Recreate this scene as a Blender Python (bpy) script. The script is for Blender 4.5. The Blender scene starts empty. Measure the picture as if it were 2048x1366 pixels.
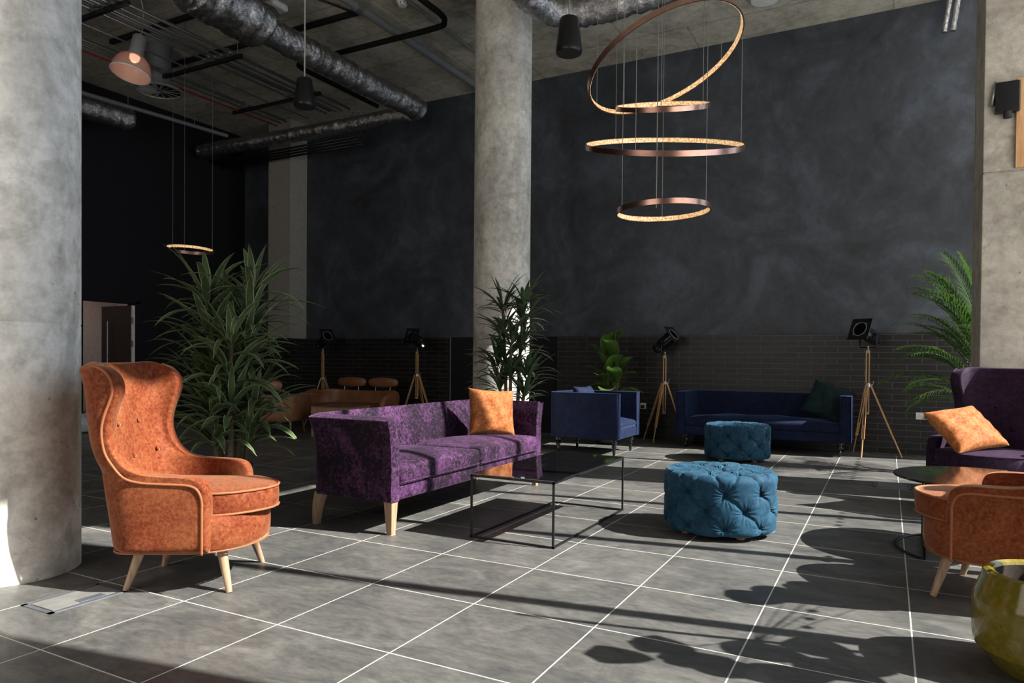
import bpy, bmesh, math, random
import numpy as np
from mathutils import Vector, Matrix, Euler

# ------------------------------------------------------------------ camera, world, sun, exposure
SC = bpy.context.scene
COL = SC.collection
F, YAW, PIT, ROL, CH, SY = 1414.29, 0.48851, -0.01377, 0.00858, 1.133, 56.07

def _w(l3, z3, d2):
    cr, sr, cp, sp = math.cos(ROL), math.sin(ROL), math.cos(PIT), math.sin(PIT)
    lat, z2 = l3*cr - z3*sr, l3*sr + z3*cr
    dep, z = d2*cp - z2*sp, d2*sp + z2*cp
    c, s = math.cos(YAW), math.sin(YAW)
    return Vector((lat*c - dep*s, lat*s + dep*c, z))

def ray(px, py): return _w((px-1024)/F, -(py-683-SY)/F, 1.0)
def at_z(px, py, z):
    r = ray(px, py); t = (z-CH)/r.z
    return Vector((r.x*t, r.y*t, z))
def at_y(px, py, y):
    r = ray(px, py); t = y/r.y
    return Vector((r.x*t, y, CH+r.z*t))
def at_d(px, py, d):
    r = ray(px, py)
    return Vector((r.x*d, r.y*d, CH+r.z*d))

cam_data = bpy.data.cameras.new('camera')
cam = bpy.data.objects.new('camera', cam_data); COL.objects.link(cam)
R_, U_, B_ = _w(1, 0, 0), _w(0, 1, 0), -_w(0, 0, 1)
m = Matrix.Identity(4)
for i in range(3):
    m[i][0], m[i][1], m[i][2] = R_[i], U_[i], B_[i]
m[2][3] = CH
cam.matrix_world = m
cam_data.sensor_width = 36.0
cam_data.lens = 36.0*F/2048.0
cam_data.shift_y = SY/2048.0
cam_data.clip_start, cam_data.clip_end = 0.05, 200
SC.camera = cam

SC.view_settings.view_transform = 'Standard'
SC.view_settings.look = 'None'
SC.view_settings.gamma = 1.0
SC.view_settings.use_curve_mapping = False
SC.view_settings.exposure = 0.0
SC.cycles.use_denoising = True
SC.cycles.max_bounces = 8
SC.cycles.sample_clamp_indirect = 6.0

wd = bpy.data.worlds.new('sky'); SC.world = wd; wd.use_nodes = True
bg = wd.node_tree.nodes['Background']
bg.inputs['Strength'].default_value = 1.0
# sky: cool and clear over the sunny side, brighter warm haze on the other side, dim ground
_nt = wd.node_tree
_tc = _nt.nodes.new('ShaderNodeTexCoord'); _sx = _nt.nodes.new('ShaderNodeSeparateXYZ'); _nt.links.new(_tc.outputs['Generated'], _sx.inputs[0])
_mr = _nt.nodes.new('ShaderNodeMapRange'); _mr.inputs['From Min'].default_value = -.55; _mr.inputs['From Max'].default_value = .15; _nt.links.new(_sx.outputs['Y'], _mr.inputs['Value'])
_mx = _nt.nodes.new('ShaderNodeMix'); _mx.data_type = 'RGBA'; _nt.links.new(_mr.outputs[0], _mx.inputs[0])
SKY_WARM, SKY_COOL = (2.6, 2.4, 2.15, 1), (1.5, 1.8, 2.2, 1)
_mx.inputs[6].default_value = SKY_WARM; _mx.inputs[7].default_value = SKY_COOL
_mg = _nt.nodes.new('ShaderNodeMapRange'); _mg.inputs['From Min'].default_value = -.12; _mg.inputs['From Max'].default_value = .02; _mg.inputs['To Min'].default_value = 1.35; _nt.links.new(_sx.outputs['Z'], _mg.inputs['Value'])
_vm = _nt.nodes.new('ShaderNodeVectorMath'); _vm.operation = 'SCALE'; _nt.links.new(_mx.outputs[2], _vm.inputs[0]); _nt.links.new(_mg.outputs[0], _vm.inputs['Scale'])
_nt.links.new(_vm.outputs[0], bg.inputs['Color'])

SUN_T = Vector((-0.987, -0.158, -0.853)).normalized()     # direction the light travels
sun_d = bpy.data.lights.new('sun', 'SUN'); sun_d.energy = 16.5; sun_d.angle = math.radians(0.55)
sun_d.color = (1.0, 0.95, 0.87)
sun = bpy.data.objects.new('sun', sun_d); COL.objects.link(sun)
sun.rotation_mode = 'QUATERNION'; sun.rotation_quaternion = SUN_T.to_track_quat('-Z', 'Y')
sun.location = (8, 6, 8)

def portal(loc, rot, sx, sy):
    d = bpy.data.lights.new('portal', 'AREA'); d.shape = 'RECTANGLE'; d.size, d.size_y = sx, sy
    d.cycles.is_portal = True
    o = bpy.data.objects.new('portal', d); COL.objects.link(o); o.location = loc; o.rotation_euler = rot

FX = 1.5            # glazed front on the sunny side
YB, YW = -1.4, 10.05   # glazed end behind the camera, dark plaster wall
XL, ZC = -11.45, 5.54
portal((FX+.1, 5.8, 3.2), (0, math.radians(90), 0), 6.4, 9.0)
portal((-4.0, YB-.05, 2.4), (math.radians(90), 0, 0), 5.0, 4.0)

# ------------------------------------------------------------------ materials
def mat(name):
    mt = bpy.data.materials.new(name); mt.use_nodes = True
    nt = mt.node_tree
    return mt, nt, nt.nodes['Principled BSDF']
def N(nt, t, **kw):
    n = nt.nodes.new(t)
    for k, v in kw.items():
        if k in n.inputs: n.inputs[k].default_value = v
        else: setattr(n, k, v)
    return n
def ramp(nt, stops):
    r = nt.nodes.new('ShaderNodeValToRGB')
    el = r.color_ramp.elements
    while len(el) < len(stops): el.new(0.5)
    for e, (p, c) in zip(el, stops): e.position = p; e.color = (*c, 1) if len(c) == 3 else c
    return r
def objco(nt, scale=(1, 1, 1), loc=(0, 0, 0), rot=(0, 0, 0)):
    tc = N(nt, 'ShaderNodeTexCoord'); mp = N(nt, 'ShaderNodeMapping')
    mp.inputs['Scale'].default_value = scale; mp.inputs['Location'].default_value = loc; mp.inputs['Rotation'].default_value = rot
    nt.links.new(tc.outputs['Object'], mp.inputs['Vector'])
    return mp.outputs['Vector']
def noise(nt, vec, scale, detail=6, rough=.6, dist=0):
    n = N(nt, 'ShaderNodeTexNoise'); n.inputs['Scale'].default_value = scale; n.inputs['Detail'].default_value = detail
    n.inputs['Roughness'].default_value = rough; n.inputs['Distortion'].default_value = dist
    nt.links.new(vec, n.inputs['Vector'])
    return n.outputs['Fac']
def mix(nt, fac, a, b, mode='MIX'):
    n = N(nt, 'ShaderNodeMix', data_type='RGBA', blend_type=mode)
    for i, v in ((0, fac), (6, a), (7, b)):
        if hasattr(v, 'is_output'): nt.links.new(v, n.inputs[i])
        else: n.inputs[i].default_value = v if i == 0 else (*v, 1)
    return n.outputs[2]
def bump(nt, h, bsdf, strength=.3, dist=.01):
    b = N(nt, 'ShaderNodeBump'); b.inputs['Strength'].default_value = strength; b.inputs['Distance'].default_value = dist
    nt.links.new(h, b.inputs['Height']); nt.links.new(b.outputs['Normal'], bsdf.inputs['Normal'])

def plain(name, col, rough=.5, metal=0, spec=.5, emit=None, es=0, var=.12, scale=20):
    mt, nt, b = mat(name)
    v = noise(nt, objco(nt), scale, 4)
    r = ramp(nt, [(.3, tuple(c*(1-var) for c in col)), (.7, tuple(min(1, c*(1+var)) for c in col))])
    nt.links.new(v, r.inputs['Fac']); nt.links.new(r.outputs['Color'], b.inputs['Base Color'])
    b.inputs['Roughness'].default_value = rough; b.inputs['Metallic'].default_value = metal
    b.inputs['Specular IOR Level'].default_value = spec
    if emit:
        b.inputs['Emission Color'].default_value = (*emit, 1); b.inputs['Emission Strength'].default_value = es
    return mt

def velvet(name, dark, light, sheen, sheen_w=.5, lo=.38, hi=.66, scale=26, rim=.35):
    mt, nt, b = mat(name)
    co = objco(nt)
    a = noise(nt, co, scale, 9, .72, .5); c = noise(nt, co, 3.5, 4, .6, .8)
    ad = N(nt, 'ShaderNodeMath', operation='MULTIPLY_ADD'); nt.links.new(c, ad.inputs[0]); ad.inputs[1].default_value = .55
    nt.links.new(a, ad.inputs[2])
    sb = N(nt, 'ShaderNodeMath', operation='SUBTRACT'); nt.links.new(ad.outputs[0], sb.inputs[0]); sb.inputs[1].default_value = .275
    r = ramp(nt, [(lo, dark), (hi, light)]); nt.links.new(sb.outputs[0], r.inputs['Fac'])
    nt.links.new(r.outputs['Color'], b.inputs['Base Color'])
    b.inputs['Roughness'].default_value = .75; b.inputs['Specular IOR Level'].default_value = .2
    b.inputs['Sheen Weight'].default_value = sheen_w; b.inputs['Sheen Roughness'].default_value = .35
    b.inputs['Sheen Tint'].default_value = (*sheen, 1)
    bump(nt, a, b, .25, .004)
    return mt

def concrete(name, c0, c1, c2, scale=1.0, pits=True, lines=False):
    mt, nt, b = mat(name)
    co = objco(nt)
    a = noise(nt, objco(nt, (1, 1, .55)), 1.6*scale, 8, .65, .6); f = noise(nt, co, 14*scale, 8, .7)
    r = ramp(nt, [(.32, c0), (.5, c1), (.68, c2)]); nt.links.new(a, r.inputs['Fac'])
    r2 = ramp(nt, [(.3, (.62, .62, .62)), (.6, (1, 1, 1))]); nt.links.new(f, r2.inputs['Fac'])
    col = mix(nt, .8, r.outputs['Color'], r2.outputs['Color'], 'MULTIPLY')
    g5 = noise(nt, co, 4.5*scale, 9, .72, .4); r5 = ramp(nt, [(.36, (.52, .51, .48)), (.52, (1, 1, 1))]); nt.links.new(g5, r5.inputs['Fac'])
    col = mix(nt, .55, col, r5.outputs['Color'], 'MULTIPLY')
    if pits:
        v = N(nt, 'ShaderNodeTexVoronoi'); v.inputs['Scale'].default_value = 13*scale; nt.links.new(co, v.inputs['Vector'])
        r3 = ramp(nt, [(.06, (.35, .34, .32)), (.12, (1, 1, 1))]); nt.links.new(v.outputs['Distance'], r3.inputs['Fac'])
        g = noise(nt, co, 2.3, 3); r4 = ramp(nt, [(.5, (0, 0, 0)), (.62, (1, 1, 1))]); nt.links.new(g, r4.inputs['Fac'])
        col = mix(nt, r4.outputs['Color'], col, mix(nt, .85, col, r3.outputs['Color'], 'MULTIPLY'))
    if lines:
        br = N(nt, 'ShaderNodeTexBrick'); br.offset = .35
        br.inputs['Color1'].default_value = (1, 1, 1, 1); br.inputs['Color2'].default_value = (.86, .86, .86, 1); br.inputs['Mortar'].default_value = (.66, .65, .62, 1)
        br.inputs['Scale'].default_value = 1; br.inputs['Mortar Size'].default_value = .012
        br.inputs['Brick Width'].default_value = 2.4; br.inputs['Row Height'].default_value = .85
        nt.links.new(co, br.inputs['Vector']); col = mix(nt, 1, col, br.outputs['Color'], 'MULTIPLY')
    nt.links.new(col, b.inputs['Base Color']); b.inputs['Roughness'].default_value = .8
    b.inputs['Specular IOR Level'].default_value = .25
    bump(nt, f, b, .25, .01)
    return mt

def floor_mat():
    mt, nt, b = mat('floor_tile')
    co = objco(nt, loc=(2.869, -2.1748, 0))
    br = N(nt, 'ShaderNodeTexBrick'); br.offset = 0; br.squash = 1
    for k, v in (('Scale', 1), ('Mortar Size', .0032), ('Mortar Smooth', .1), ('Brick Width', .59461), ('Row Height', .63), ('Bias', 0)): br.inputs[k].default_value = v
    br.inputs['Color1'].default_value = (.80, .80, .80, 1); br.inputs['Color2'].default_value = (1, 1, 1, 1); br.inputs['Mortar'].default_value = (0, 0, 0, 1)
    nt.links.new(co, br.inputs['Vector'])
    a = noise(nt, objco(nt, (1, 1.6, 1), rot=(0, 0, .5)), 2.6, 9, .68, 1.2); f = noise(nt, objco(nt, (1, 2.2, 1), rot=(0, 0, .3)), 16, 9, .75)
    r = ramp(nt, [(.28, (.056, .058, .061)), (.5, (.104, .102, .098)), (.72, (.165, .161, .153))]); nt.links.new(a, r.inputs['Fac'])
    r2 = ramp(nt, [(.3, (.62, .62, .64)), (.68, (1.15, 1.15, 1.13))]); nt.links.new(f, r2.inputs['Fac'])
    col = mix(nt, 1, r.outputs['Color'], r2.outputs['Color'], 'MULTIPLY')
    col = mix(nt, 1, col, br.outputs['Color'], 'MULTIPLY')
    col = mix(nt, br.outputs['Fac'], col, (.52, .49, .45))
    nt.links.new(col, b.inputs['Base Color'])
    b.inputs['Roughness'].default_value = .48; b.inputs['Specular IOR Level'].default_value = .35
    bump(nt, f, b, .08, .003)
    return mt

def brick_mat():
    mt, nt, b = mat('glazed_brick')
    co = objco(nt, rot=(math.radians(90), 0, 0))
    tc = N(nt, 'ShaderNodeTexCoord'); sx = N(nt, 'ShaderNodeSeparateXYZ'); cx = N(nt, 'ShaderNodeCombineXYZ')
    nt.links.new(tc.outputs['Object'], sx.inputs[0])
    ad = N(nt, 'ShaderNodeMath', operation='ADD'); nt.links.new(sx.outputs['X'], ad.inputs[0]); nt.links.new(sx.outputs['Y'], ad.inputs[1])
    nt.links.new(ad.outputs[0], cx.inputs['X']); nt.links.new(sx.outputs['Z'], cx.inputs['Y'])
    br = N(nt, 'ShaderNodeTexBrick'); br.offset = .5
    for k, v in (('Scale', 1), ('Mortar Size', .0045), ('Mortar Smooth', .2), ('Brick Width', .315), ('Row Height', .0745), ('Bias', 0)): br.inputs[k].default_value = v
    br.inputs['Color1'].default_value = (.008, .0075, .0085, 1); br.inputs['Color2'].default_value = (.015, .014, .015, 1); br.inputs['Mortar'].default_value = (.055, .052, .050, 1)
    nt.links.new(cx.outputs[0], br.inputs['Vector'])
    nt.links.new(br.outputs['Color'], b.inputs['Base Color'])
    b.inputs['Roughness'].default_value = .42; b.inputs['Specular IOR Level'].default_value = .4
    iv = N(nt, 'ShaderNodeMath', operation='SUBTRACT'); iv.inputs[0].default_value = 1; nt.links.new(br.outputs['Fac'], iv.inputs[1])
    bump(nt, iv.outputs[0], b, .5, .006)
    return mt

def plaster_mat():
    mt, nt, b = mat('dark_plaster')
    a = noise(nt, objco(nt), .9, 8, .62, 1.2); f = noise(nt, objco(nt, (1, 1, .8)), 5, 8, .7, .6)
    ad = N(nt, 'ShaderNodeMath', operation='MULTIPLY_ADD'); nt.links.new(f, ad.inputs[0]); ad.inputs[1].default_value = .5; nt.links.new(a, ad.inputs[2])
    r = ramp(nt, [(.50, (.022, .024, .028)), (.76, (.044, .051, .064)), (1.0, (.085, .100, .132))]); nt.links.new(ad.outputs[0], r.inputs['Fac'])
    nt.links.new(r.outputs['Color'], b.inputs['Base Color']); b.inputs['Roughness'].default_value = .55; b.inputs['Specular IOR Level'].default_value = .35
    bump(nt, f, b, .12, .01)
    return mt

def leaf_mat(name, c_mid, c_edge, edge=.80, rough=.4, trans=.25):
    mt, nt, b = mat(name)
    uv = N(nt, 'ShaderNodeTexCoord'); sp = N(nt, 'ShaderNodeSeparateXYZ'); nt.links.new(uv.outputs['UV'], sp.inputs[0])
    ab = N(nt, 'ShaderNodeMath', operation='MULTIPLY_ADD'); nt.links.new(sp.outputs['X'], ab.inputs[0]); ab.inputs[1].default_value = 2; ab.inputs[2].default_value = -1
    aa = N(nt, 'ShaderNodeMath', operation='ABSOLUTE'); nt.links.new(ab.outputs[0], aa.inputs[0])
    r = ramp(nt, [(0, c_mid), (edge, c_mid), (min(1, edge+.12), c_edge)]); nt.links.new(aa.outputs[0], r.inputs['Fac'])
    v = noise(nt, objco(nt), 9, 4); r2 = ramp(nt, [(.3, (.55, .6, .55)), (.7, (1.15, 1.1, 1.0))]); nt.links.new(v, r2.inputs['Fac'])
    col = mix(nt, 1, r.outputs['Color'], r2.outputs['Color'], 'MULTIPLY')
    nt.links.new(col, b.inputs['Base Color']); b.inputs['Roughness'].default_value = rough
    tr = N(nt, 'ShaderNodeBsdfTranslucent'); nt.links.new(col, tr.inputs['Color'])
    ms = N(nt, 'ShaderNodeMixShader'); ms.inputs[0].default_value = trans
    out = nt.nodes['Material Output']
    nt.links.new(b.outputs[0], ms.inputs[1]); nt.links.new(tr.outputs[0], ms.inputs[2]); nt.links.new(ms.outputs[0], out.inputs['Surface'])
    return mt

def wood_mat(name, c0, c1, rough=.5):
    mt, nt, b = mat(name)
    a = noise(nt, objco(nt, (18, 18, 1.4)), 3, 6, .6, .6)
    r = ramp(nt, [(.35, c0), (.65, c1)]); nt.links.new(a, r.inputs['Fac']); nt.links.new(r.outputs['Color'], b.inputs['Base Color'])
    b.inputs['Roughness'].default_value = rough
    return mt

def foil_mat():
    mt, nt, b = mat('crumpled_foil')
    a = noise(nt, objco(nt), 11, 6, .75, 1.5); r = ramp(nt, [(.35, (.22, .22, .23)), (.7, (.66, .66, .67))]); nt.links.new(a, r.inputs['Fac'])
    nt.links.new(r.outputs['Color'], b.inputs['Base Color']); b.inputs['Metallic'].default_value = .95; b.inputs['Roughness'].default_value = .17
    bump(nt, a, b, .55, .03)
    return mt

def glass_mat():
    mt, nt, b = mat('clear_glass')
    t = N(nt, 'ShaderNodeBsdfTransparent'); t.inputs['Color'].default_value = (.97, .98, .98, 1)
    nt.links.new(t.outputs[0], nt.nodes['Material Output'].inputs['Surface'])
    return mt

def tinted_shade():
    mt, nt, b = mat('prismatic_shade')
    b.inputs['Base Color'].default_value = (.62, .44, .37, 1); b.inputs['Roughness'].default_value = .25
    t = N(nt, 'ShaderNodeBsdfTransparent'); t.inputs['Color'].default_value = (.85, .70, .64, 1)
    ms = N(nt, 'ShaderNodeMixShader'); ms.inputs[0].default_value = .42
    nt.links.new(t.outputs[0], ms.inputs[1]); nt.links.new(b.outputs[0], ms.inputs[2]); nt.links.new(ms.outputs[0], nt.nodes['Material Output'].inputs['Surface'])
    return mt

def led_mat():
    mt, nt, b = mat('led_diffuser')
    a = noise(nt, objco(nt), 60, 2, .5); r = ramp(nt, [(.4, (.55, .30, .10)), (.6, (1.0, .72, .42))]); nt.links.new(a, r.inputs['Fac'])
    nt.links.new(r.outputs['Color'], b.inputs['Base Color']); nt.links.new(r.outputs['Color'], b.inputs['Emission Color']); b.inputs['Emission Strength'].default_value = .75
    return mt

M = {}
M['floor'] = floor_mat()
M['brick'] = brick_mat()
M['plaster'] = plaster_mat()
M['black_wall'] = plain('black_paint', (.0085, .0085, .011), .6, spec=.2)
M['column'] = concrete('lit_column_concrete', (.50, .475, .435), (.82, .785, .73), (.92, .89, .84))  # lighter colour carries the stronger light on the near column
M['column_shaded'] = concrete('shaded_column_concrete', (.36, .345, .315), (.58, .56, .515), (.74, .715, .66), 1.3)  # darker colour carries the weaker light on the far column
M['ceiling'] = concrete('ceiling_concrete', (.34, .32, .265), (.50, .47, .39), (.62, .58, .49), .8, True, True)
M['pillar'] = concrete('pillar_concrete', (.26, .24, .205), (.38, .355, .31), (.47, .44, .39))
M['pilaster'] = plain('grey_paint', (.26, .25, .225), .8)
M['orange'] = velvet('orange_velvet', (.105, .011, .0015), (.245, .076, .026), (1, .66, .42), .55, .36, .70, 55)
M['orange_pipe'] = plain('orange_piping', (.27, .085, .030), .7)
M['cushion'] = velvet('rust_velvet', (.19, .038, .006), (.42, .165, .055), (1, .7, .4), .35, .34, .68, 48)
M['purple'] = velvet('purple_velvet', (.004, .001, .0055), (.108, .037, .118), (.85, .55, .9), .22, .45, .74, 46)
M['aubergine'] = velvet('aubergine_velvet', (.006, .0015, .008), (.026, .009, .034), (.6, .35, .7), .15, scale=40)
M['navy'] = velvet('navy_velvet', (.0013, .0035, .018), (.0042, .0110, .046), (.30, .48, 1), .22, scale=14)
M['green'] = velvet('bottle_green_velvet', (.003, .012, .014), (.010, .030, .034), (.3, .5, .5), .2)
M['teal'] = velvet('teal_velvet', (.004, .028, .058), (.013, .066, .118), (.5, .82, 1), .17, scale=16)
M['leather'] = plain('tan_leather', (.215, .088, .040), .42, spec=.5, var=.25, scale=6)
M['oak'] = wood_mat('oak', (.24, .15, .09), (.38, .255, .165))
M['walnut'] = wood_mat('walnut', (.17, .095, .05), (.28, .16, .09))
M['pine'] = wood_mat('pine', (.38, .20, .085), (.55, .32, .15), .4)
M['black_metal'] = plain('black_metal', (.010, .010, .012), .4, .3)
M['black_gloss'] = plain('black_lacquer', (.008, .008, .009), .18, 0)
M['black_glass'] = plain('smoked_glass', (.004, .004, .005), .03, 0, 1.0, var=.02)
M['bronze_glass'] = plain('bronze_glass', (.008, .008, .008), .05, 0, .9, var=.02)
M['copper'] = plain('brushed_copper', (.52, .30, .24), .28, 1.0)
M['led'] = led_mat()
M['foil'] = foil_mat()
M['steel'] = plain('galvanised_steel', (.34, .35, .36), .38, .9)
M['conduit'] = plain('zinc_conduit', (.30, .30, .31), .42, .9)
M['red_cable'] = plain('red_cable', (.22, .015, .015), .5)
M['duct_paint'] = plain('grey_pipe', (.13, .14, .145), .5)
M['black_pipe'] = plain('black_lagging', (.007, .007, .007), .8, spec=.1)
M['white_plastic'] = plain('white_plastic', (.62, .62, .60), .4)
M['grey_plastic'] = plain('grey_plastic', (.22, .22, .215), .5)
M['off_white'] = plain('off_white_paint', (.42, .36, .33), .7)
M['dark_door'] = plain('dark_door', (.020, .013, .013), .45)
M['drac'] = leaf_mat('dracaena_leaf', (.105, .165, .072), (.52, .54, .36), .78)
M['drac_dark'] = leaf_mat('dark_dracaena_leaf', (.070, .115, .058), (.17, .22, .13), .85)
M['fig'] = leaf_mat('fig_leaf', (.075, .15, .030), (.12, .20, .06), .9, .35)
M['palm'] = leaf_mat('palm_leaf', (.055, .120, .020), (.085, .16, .035), .85, .35, .35)
M['cane'] = plain('plant_cane', (.095, .075, .042), .8, var=.4, scale=40)
M['soil'] = plain('soil', (.030, .020, .015), .95, var=.5, scale=60)
M['pot_dark'] = plain('charcoal_planter', (.022, .022, .023), .5)
M['pot_yellow'] = plain('mustard_glaze', (.155, .122, .014), .14, var=.25, scale=45)
M['bag'] = plain('pale_blue_plastic', (.34, .40, .48), .35)
M['paper'] = plain('whiteboard', (.40, .37, .36), .5)
M['bulb'] = plain('lit_bulb', (1, .8, .6), .5, emit=(1, .74, .58), es=3.5)
M['flare'] = plain('lit_lens', (1, .8, .5), .5, emit=(1, .75, .45), es=30)
M['grille'] = plain('speaker_grille', (.010, .010, .010), .75)
M['wire'] = plain('steel_wire', (.24, .235, .22), .4, .6)
M['cord'] = plain('grey_cord', (.42, .39, .36), .6)
M['glass'] = glass_mat()
M['shade'] = tinted_shade()
M['lid'] = plain('steel_lid', (.30, .32, .37), .35, .8)
M['floor_inset'] = plain('floor_inset', (.155, .153, .146), .5, var=.2, scale=8)

# ------------------------------------------------------------------ builders
class MB:
    def __init__(s): s.v, s.f, s.uv, s.st = [], [], [], []
    def add(s, vs, fs, uvs=None):
        o = len(s.v); s.st.append((o, len(s.f)))
        s.v += [tuple(v) for v in vs]; s.f += [tuple(i+o for i in f) for f in fs]
        s.uv += list(uvs) if uvs is not None else [(0.5, 0.5)]*len(vs)
        return s
    def box(s, c, d, rot=None):
        x, y, z = d[0]/2, d[1]/2, d[2]/2
        vs = [Vector((i*x, j*y, k*z)) for i in (-1, 1) for j in (-1, 1) for k in (-1, 1)]
        if rot is not None:
            R = rot if isinstance(rot, Matrix) else Euler(rot).to_matrix()
            vs = [R @ v for v in vs]
        vs = [v+Vector(c) for v in vs]
        return s.add(vs, [(0, 1, 3, 2), (4, 6, 7, 5), (0, 4, 5, 1), (2, 3, 7, 6), (0, 2, 6, 4), (1, 5, 7, 3)])
    def bar(s, a, b, w, h=None):
        a, b = Vector(a), Vector(b); d = b-a
        q = d.to_track_quat('Z', 'Y').to_matrix()
        return s.box((a+b)/2, (w, h or w, d.length), q)
    def tube(s, pts, r, n=8, closed=False, caps=True):
        pts = [Vector(p) for p in pts]; k = len(pts); rs = r if hasattr(r, '__len__') else [r]*k
        vs, fs = [], []; up = None
        for i, p in enumerate(pts):
            if closed: t = pts[(i+1) % k]-pts[i-1]
            else: t = pts[min(i+1, k-1)]-pts[max(i-1, 0)]
            t.normalize()
            if up is None:
                up = Vector((0, 0, 1)) if abs(t.z) < .9 else Vector((1, 0, 0))
            a = up - t*up.dot(t)
            if a.length < 1e-5: a = t.orthogonal()
            a.normalize(); up = a; b = t.cross(a)
            for j in range(n):
                w = 2*math.pi*j/n; vs.append(p+(a*math.cos(w)+b*math.sin(w))*rs[i])
        for i in range(k if closed else k-1):
            i2 = (i+1) % k
            for j in range(n): fs.append((i*n+j, i*n+(j+1) % n, i2*n+(j+1) % n, i2*n+j))
        if caps and not closed: fs += [tuple(range(n))[::-1], tuple((k-1)*n+j for j in range(n))]
        return s.add(vs, fs)
    def lathe(s, prof, n=32, M4=None, cap0=False, cap1=False):
        vs, fs = [], []; k = len(prof)
        for r, z in prof:
            for j in range(n):
                a = 2*math.pi*j/n; v = Vector((r*math.cos(a), r*math.sin(a), z)); vs.append(M4 @ v if M4 else v)
        for i in range(k-1):
            for j in range(n): fs.append((i*n+j, i*n+(j+1) % n, (i+1)*n+(j+1) % n, (i+1)*n+j))
        if cap0: fs.append(tuple(range(n))[::-1])
        if cap1: fs.append(tuple((k-1)*n+j for j in range(n)))
        return s.add(vs, fs)
    def grid(s, rows, uvs=None, wrap=False):
        k, n = len(rows), len(rows[0]); fs = []
        for i in range(k-1):
            for j in range(n if wrap else n-1): fs.append((i*n+j, i*n+(j+1) % n, (i+1)*n+(j+1) % n, (i+1)*n+j))
        return s.add([v for r in rows for v in r], fs, uvs)
    def build(s, name, mt, parent=None, smooth=False, bevel=0, sub=0, solid=0, bseg=2, angle=40, crease=0):
        me = bpy.data.meshes.new(name); me.from_pydata(s.v, [], s.f); me.update()
        ul = me.uv_layers.new(name='UVMap')
        if any(u != (0.5, 0.5) for u in s.uv):
            for lp in me.loops: ul.data[lp.index].uv = s.uv[lp.vertex_index]
        me.materials.append(mt)
        o = bpy.data.objects.new(name, me); COL.objects.link(o)
        if parent: o.parent = parent
        if smooth: me.shade_smooth()
        if smooth == 'angle': me.set_sharp_from_angle(angle=math.radians(angle))
        if solid:
            md = o.modifiers.new('solid', 'SOLIDIFY'); md.thickness = solid; md.offset = 0; md.use_even_offset = True; md.edge_crease_rim = crease; md.edge_crease_outer = md.edge_crease_inner = crease
        if bevel:
            md = o.modifiers.new('bevel', 'BEVEL'); md.width = bevel; md.segments = bseg; md.limit_method = 'ANGLE'
        if sub:
            md = o.modifiers.new('sub', 'SUBSURF'); md.levels = sub; md.render_levels = sub
        return o

def split(mb, name, mt, parent, step=1, **kw):
    """each added piece (or run of `step` pieces) becomes a mesh of its own"""
    st = mb.st[::step]+[(len(mb.v), len(mb.f))]
    for (v0, f0), (v1, f1) in zip(st, st[1:]):
        b = MB(); b.add(mb.v[v0:v1], [tuple(i-v0 for i in f) for f in mb.f[f0:f1]], mb.uv[v0:v1]); b.build(name, mt, parent, **kw)

def thing(name, label, cat, loc=(0, 0, 0), rz=0, group=None):
    o = bpy.data.objects.new(name, None); COL.objects.link(o); o.empty_display_size = .1
    o.location = loc; o.rotation_euler = (0, 0, rz); o['label'] = label; o['category'] = cat
    if group: o['group'] = group
    return o
def tag(o, label, cat, group=None, kind=None):
    o['label'] = label; o['category'] = cat
    if group: o['group'] = group
    if kind: o['kind'] = kind
    return o
def struct(o, label=None):
    o['kind'] = 'structure'
    if label: o['label'] = label
    return o
def dup(root, loc, rz, label, group=None):
    r = root.copy(); COL.objects.link(r); r.location = loc; r.rotation_euler = (0, 0, rz); r['label'] = label
    if group: r['group'] = group
    for ch in list(root.children):
        c = ch.copy(); COL.objects.link(c); c.parent = r
        for g in ch.children:
            d = g.copy(); COL.objects.link(d); d.parent = c
    return r

def smooth_path(pts, n=6):
    """Catmull-Rom through the points."""
    p = [Vector(q) for q in pts]; out = []
    for i in range(len(p)-1):
        a, b, c, d = p[max(i-1, 0)], p[i], p[i+1], p[min(i+2, len(p)-1)]
        for k in range(n):
            t = k/n
            out.append(.5*((2*b)+(c-a)*t+(2*a-5*b+4*c-d)*t*t+(3*b-a-3*c+d)*t**3))
    out.append(p[-1]); return out

def resample(pts, n):
    P = np.array(pts, float); d = np.r_[0, np.cumsum(np.linalg.norm(np.diff(P, axis=0), axis=1))]
    s = np.linspace(0, d[-1], n)
    return np.c_[[np.interp(s, d, P[:, k]) for k in range(P.shape[1])]].T

def shell(name, prof, zb, fb, wid, ex, thick, mt, parent, n=20, fcorner=-.05, sub=2, crease=0):
    """U-shaped upholstered shell: prof = front edge (f, z) rows, zb = heights at the back, fb(z) back depth, wid(i) half width."""
    rows = []
    for i, (fe, ze) in enumerate(prof):
        w, b, zB = wid(i), fb(zb[i]), zb[i]; fc = min(fe, max(fcorner, b+.08))
        pl = [(fe, w)] + [(fc-(fc-b)*math.sin(t)**(2/ex), w*math.cos(t)**(2/ex)) for t in np.linspace(0.001, math.pi/2-.001, 24)]
        P = resample(pl, n); row = []
        for j, (f, y) in enumerate(P):
            t = min(1, j/(n*.55)); t = t*t*(3-2*t)
            row.append((f, y, ze+(zB-ze)*t))
        row[-1] = (row[-1][0], 0, row[-1][2])
        rows.append(row + [(f, -y, z) for f, y, z in row[-2::-1]])
    mb = MB(); mb.grid(rows)
    return mb.build(name, mt, parent, smooth=True, solid=thick, sub=sub, crease=crease)

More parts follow.
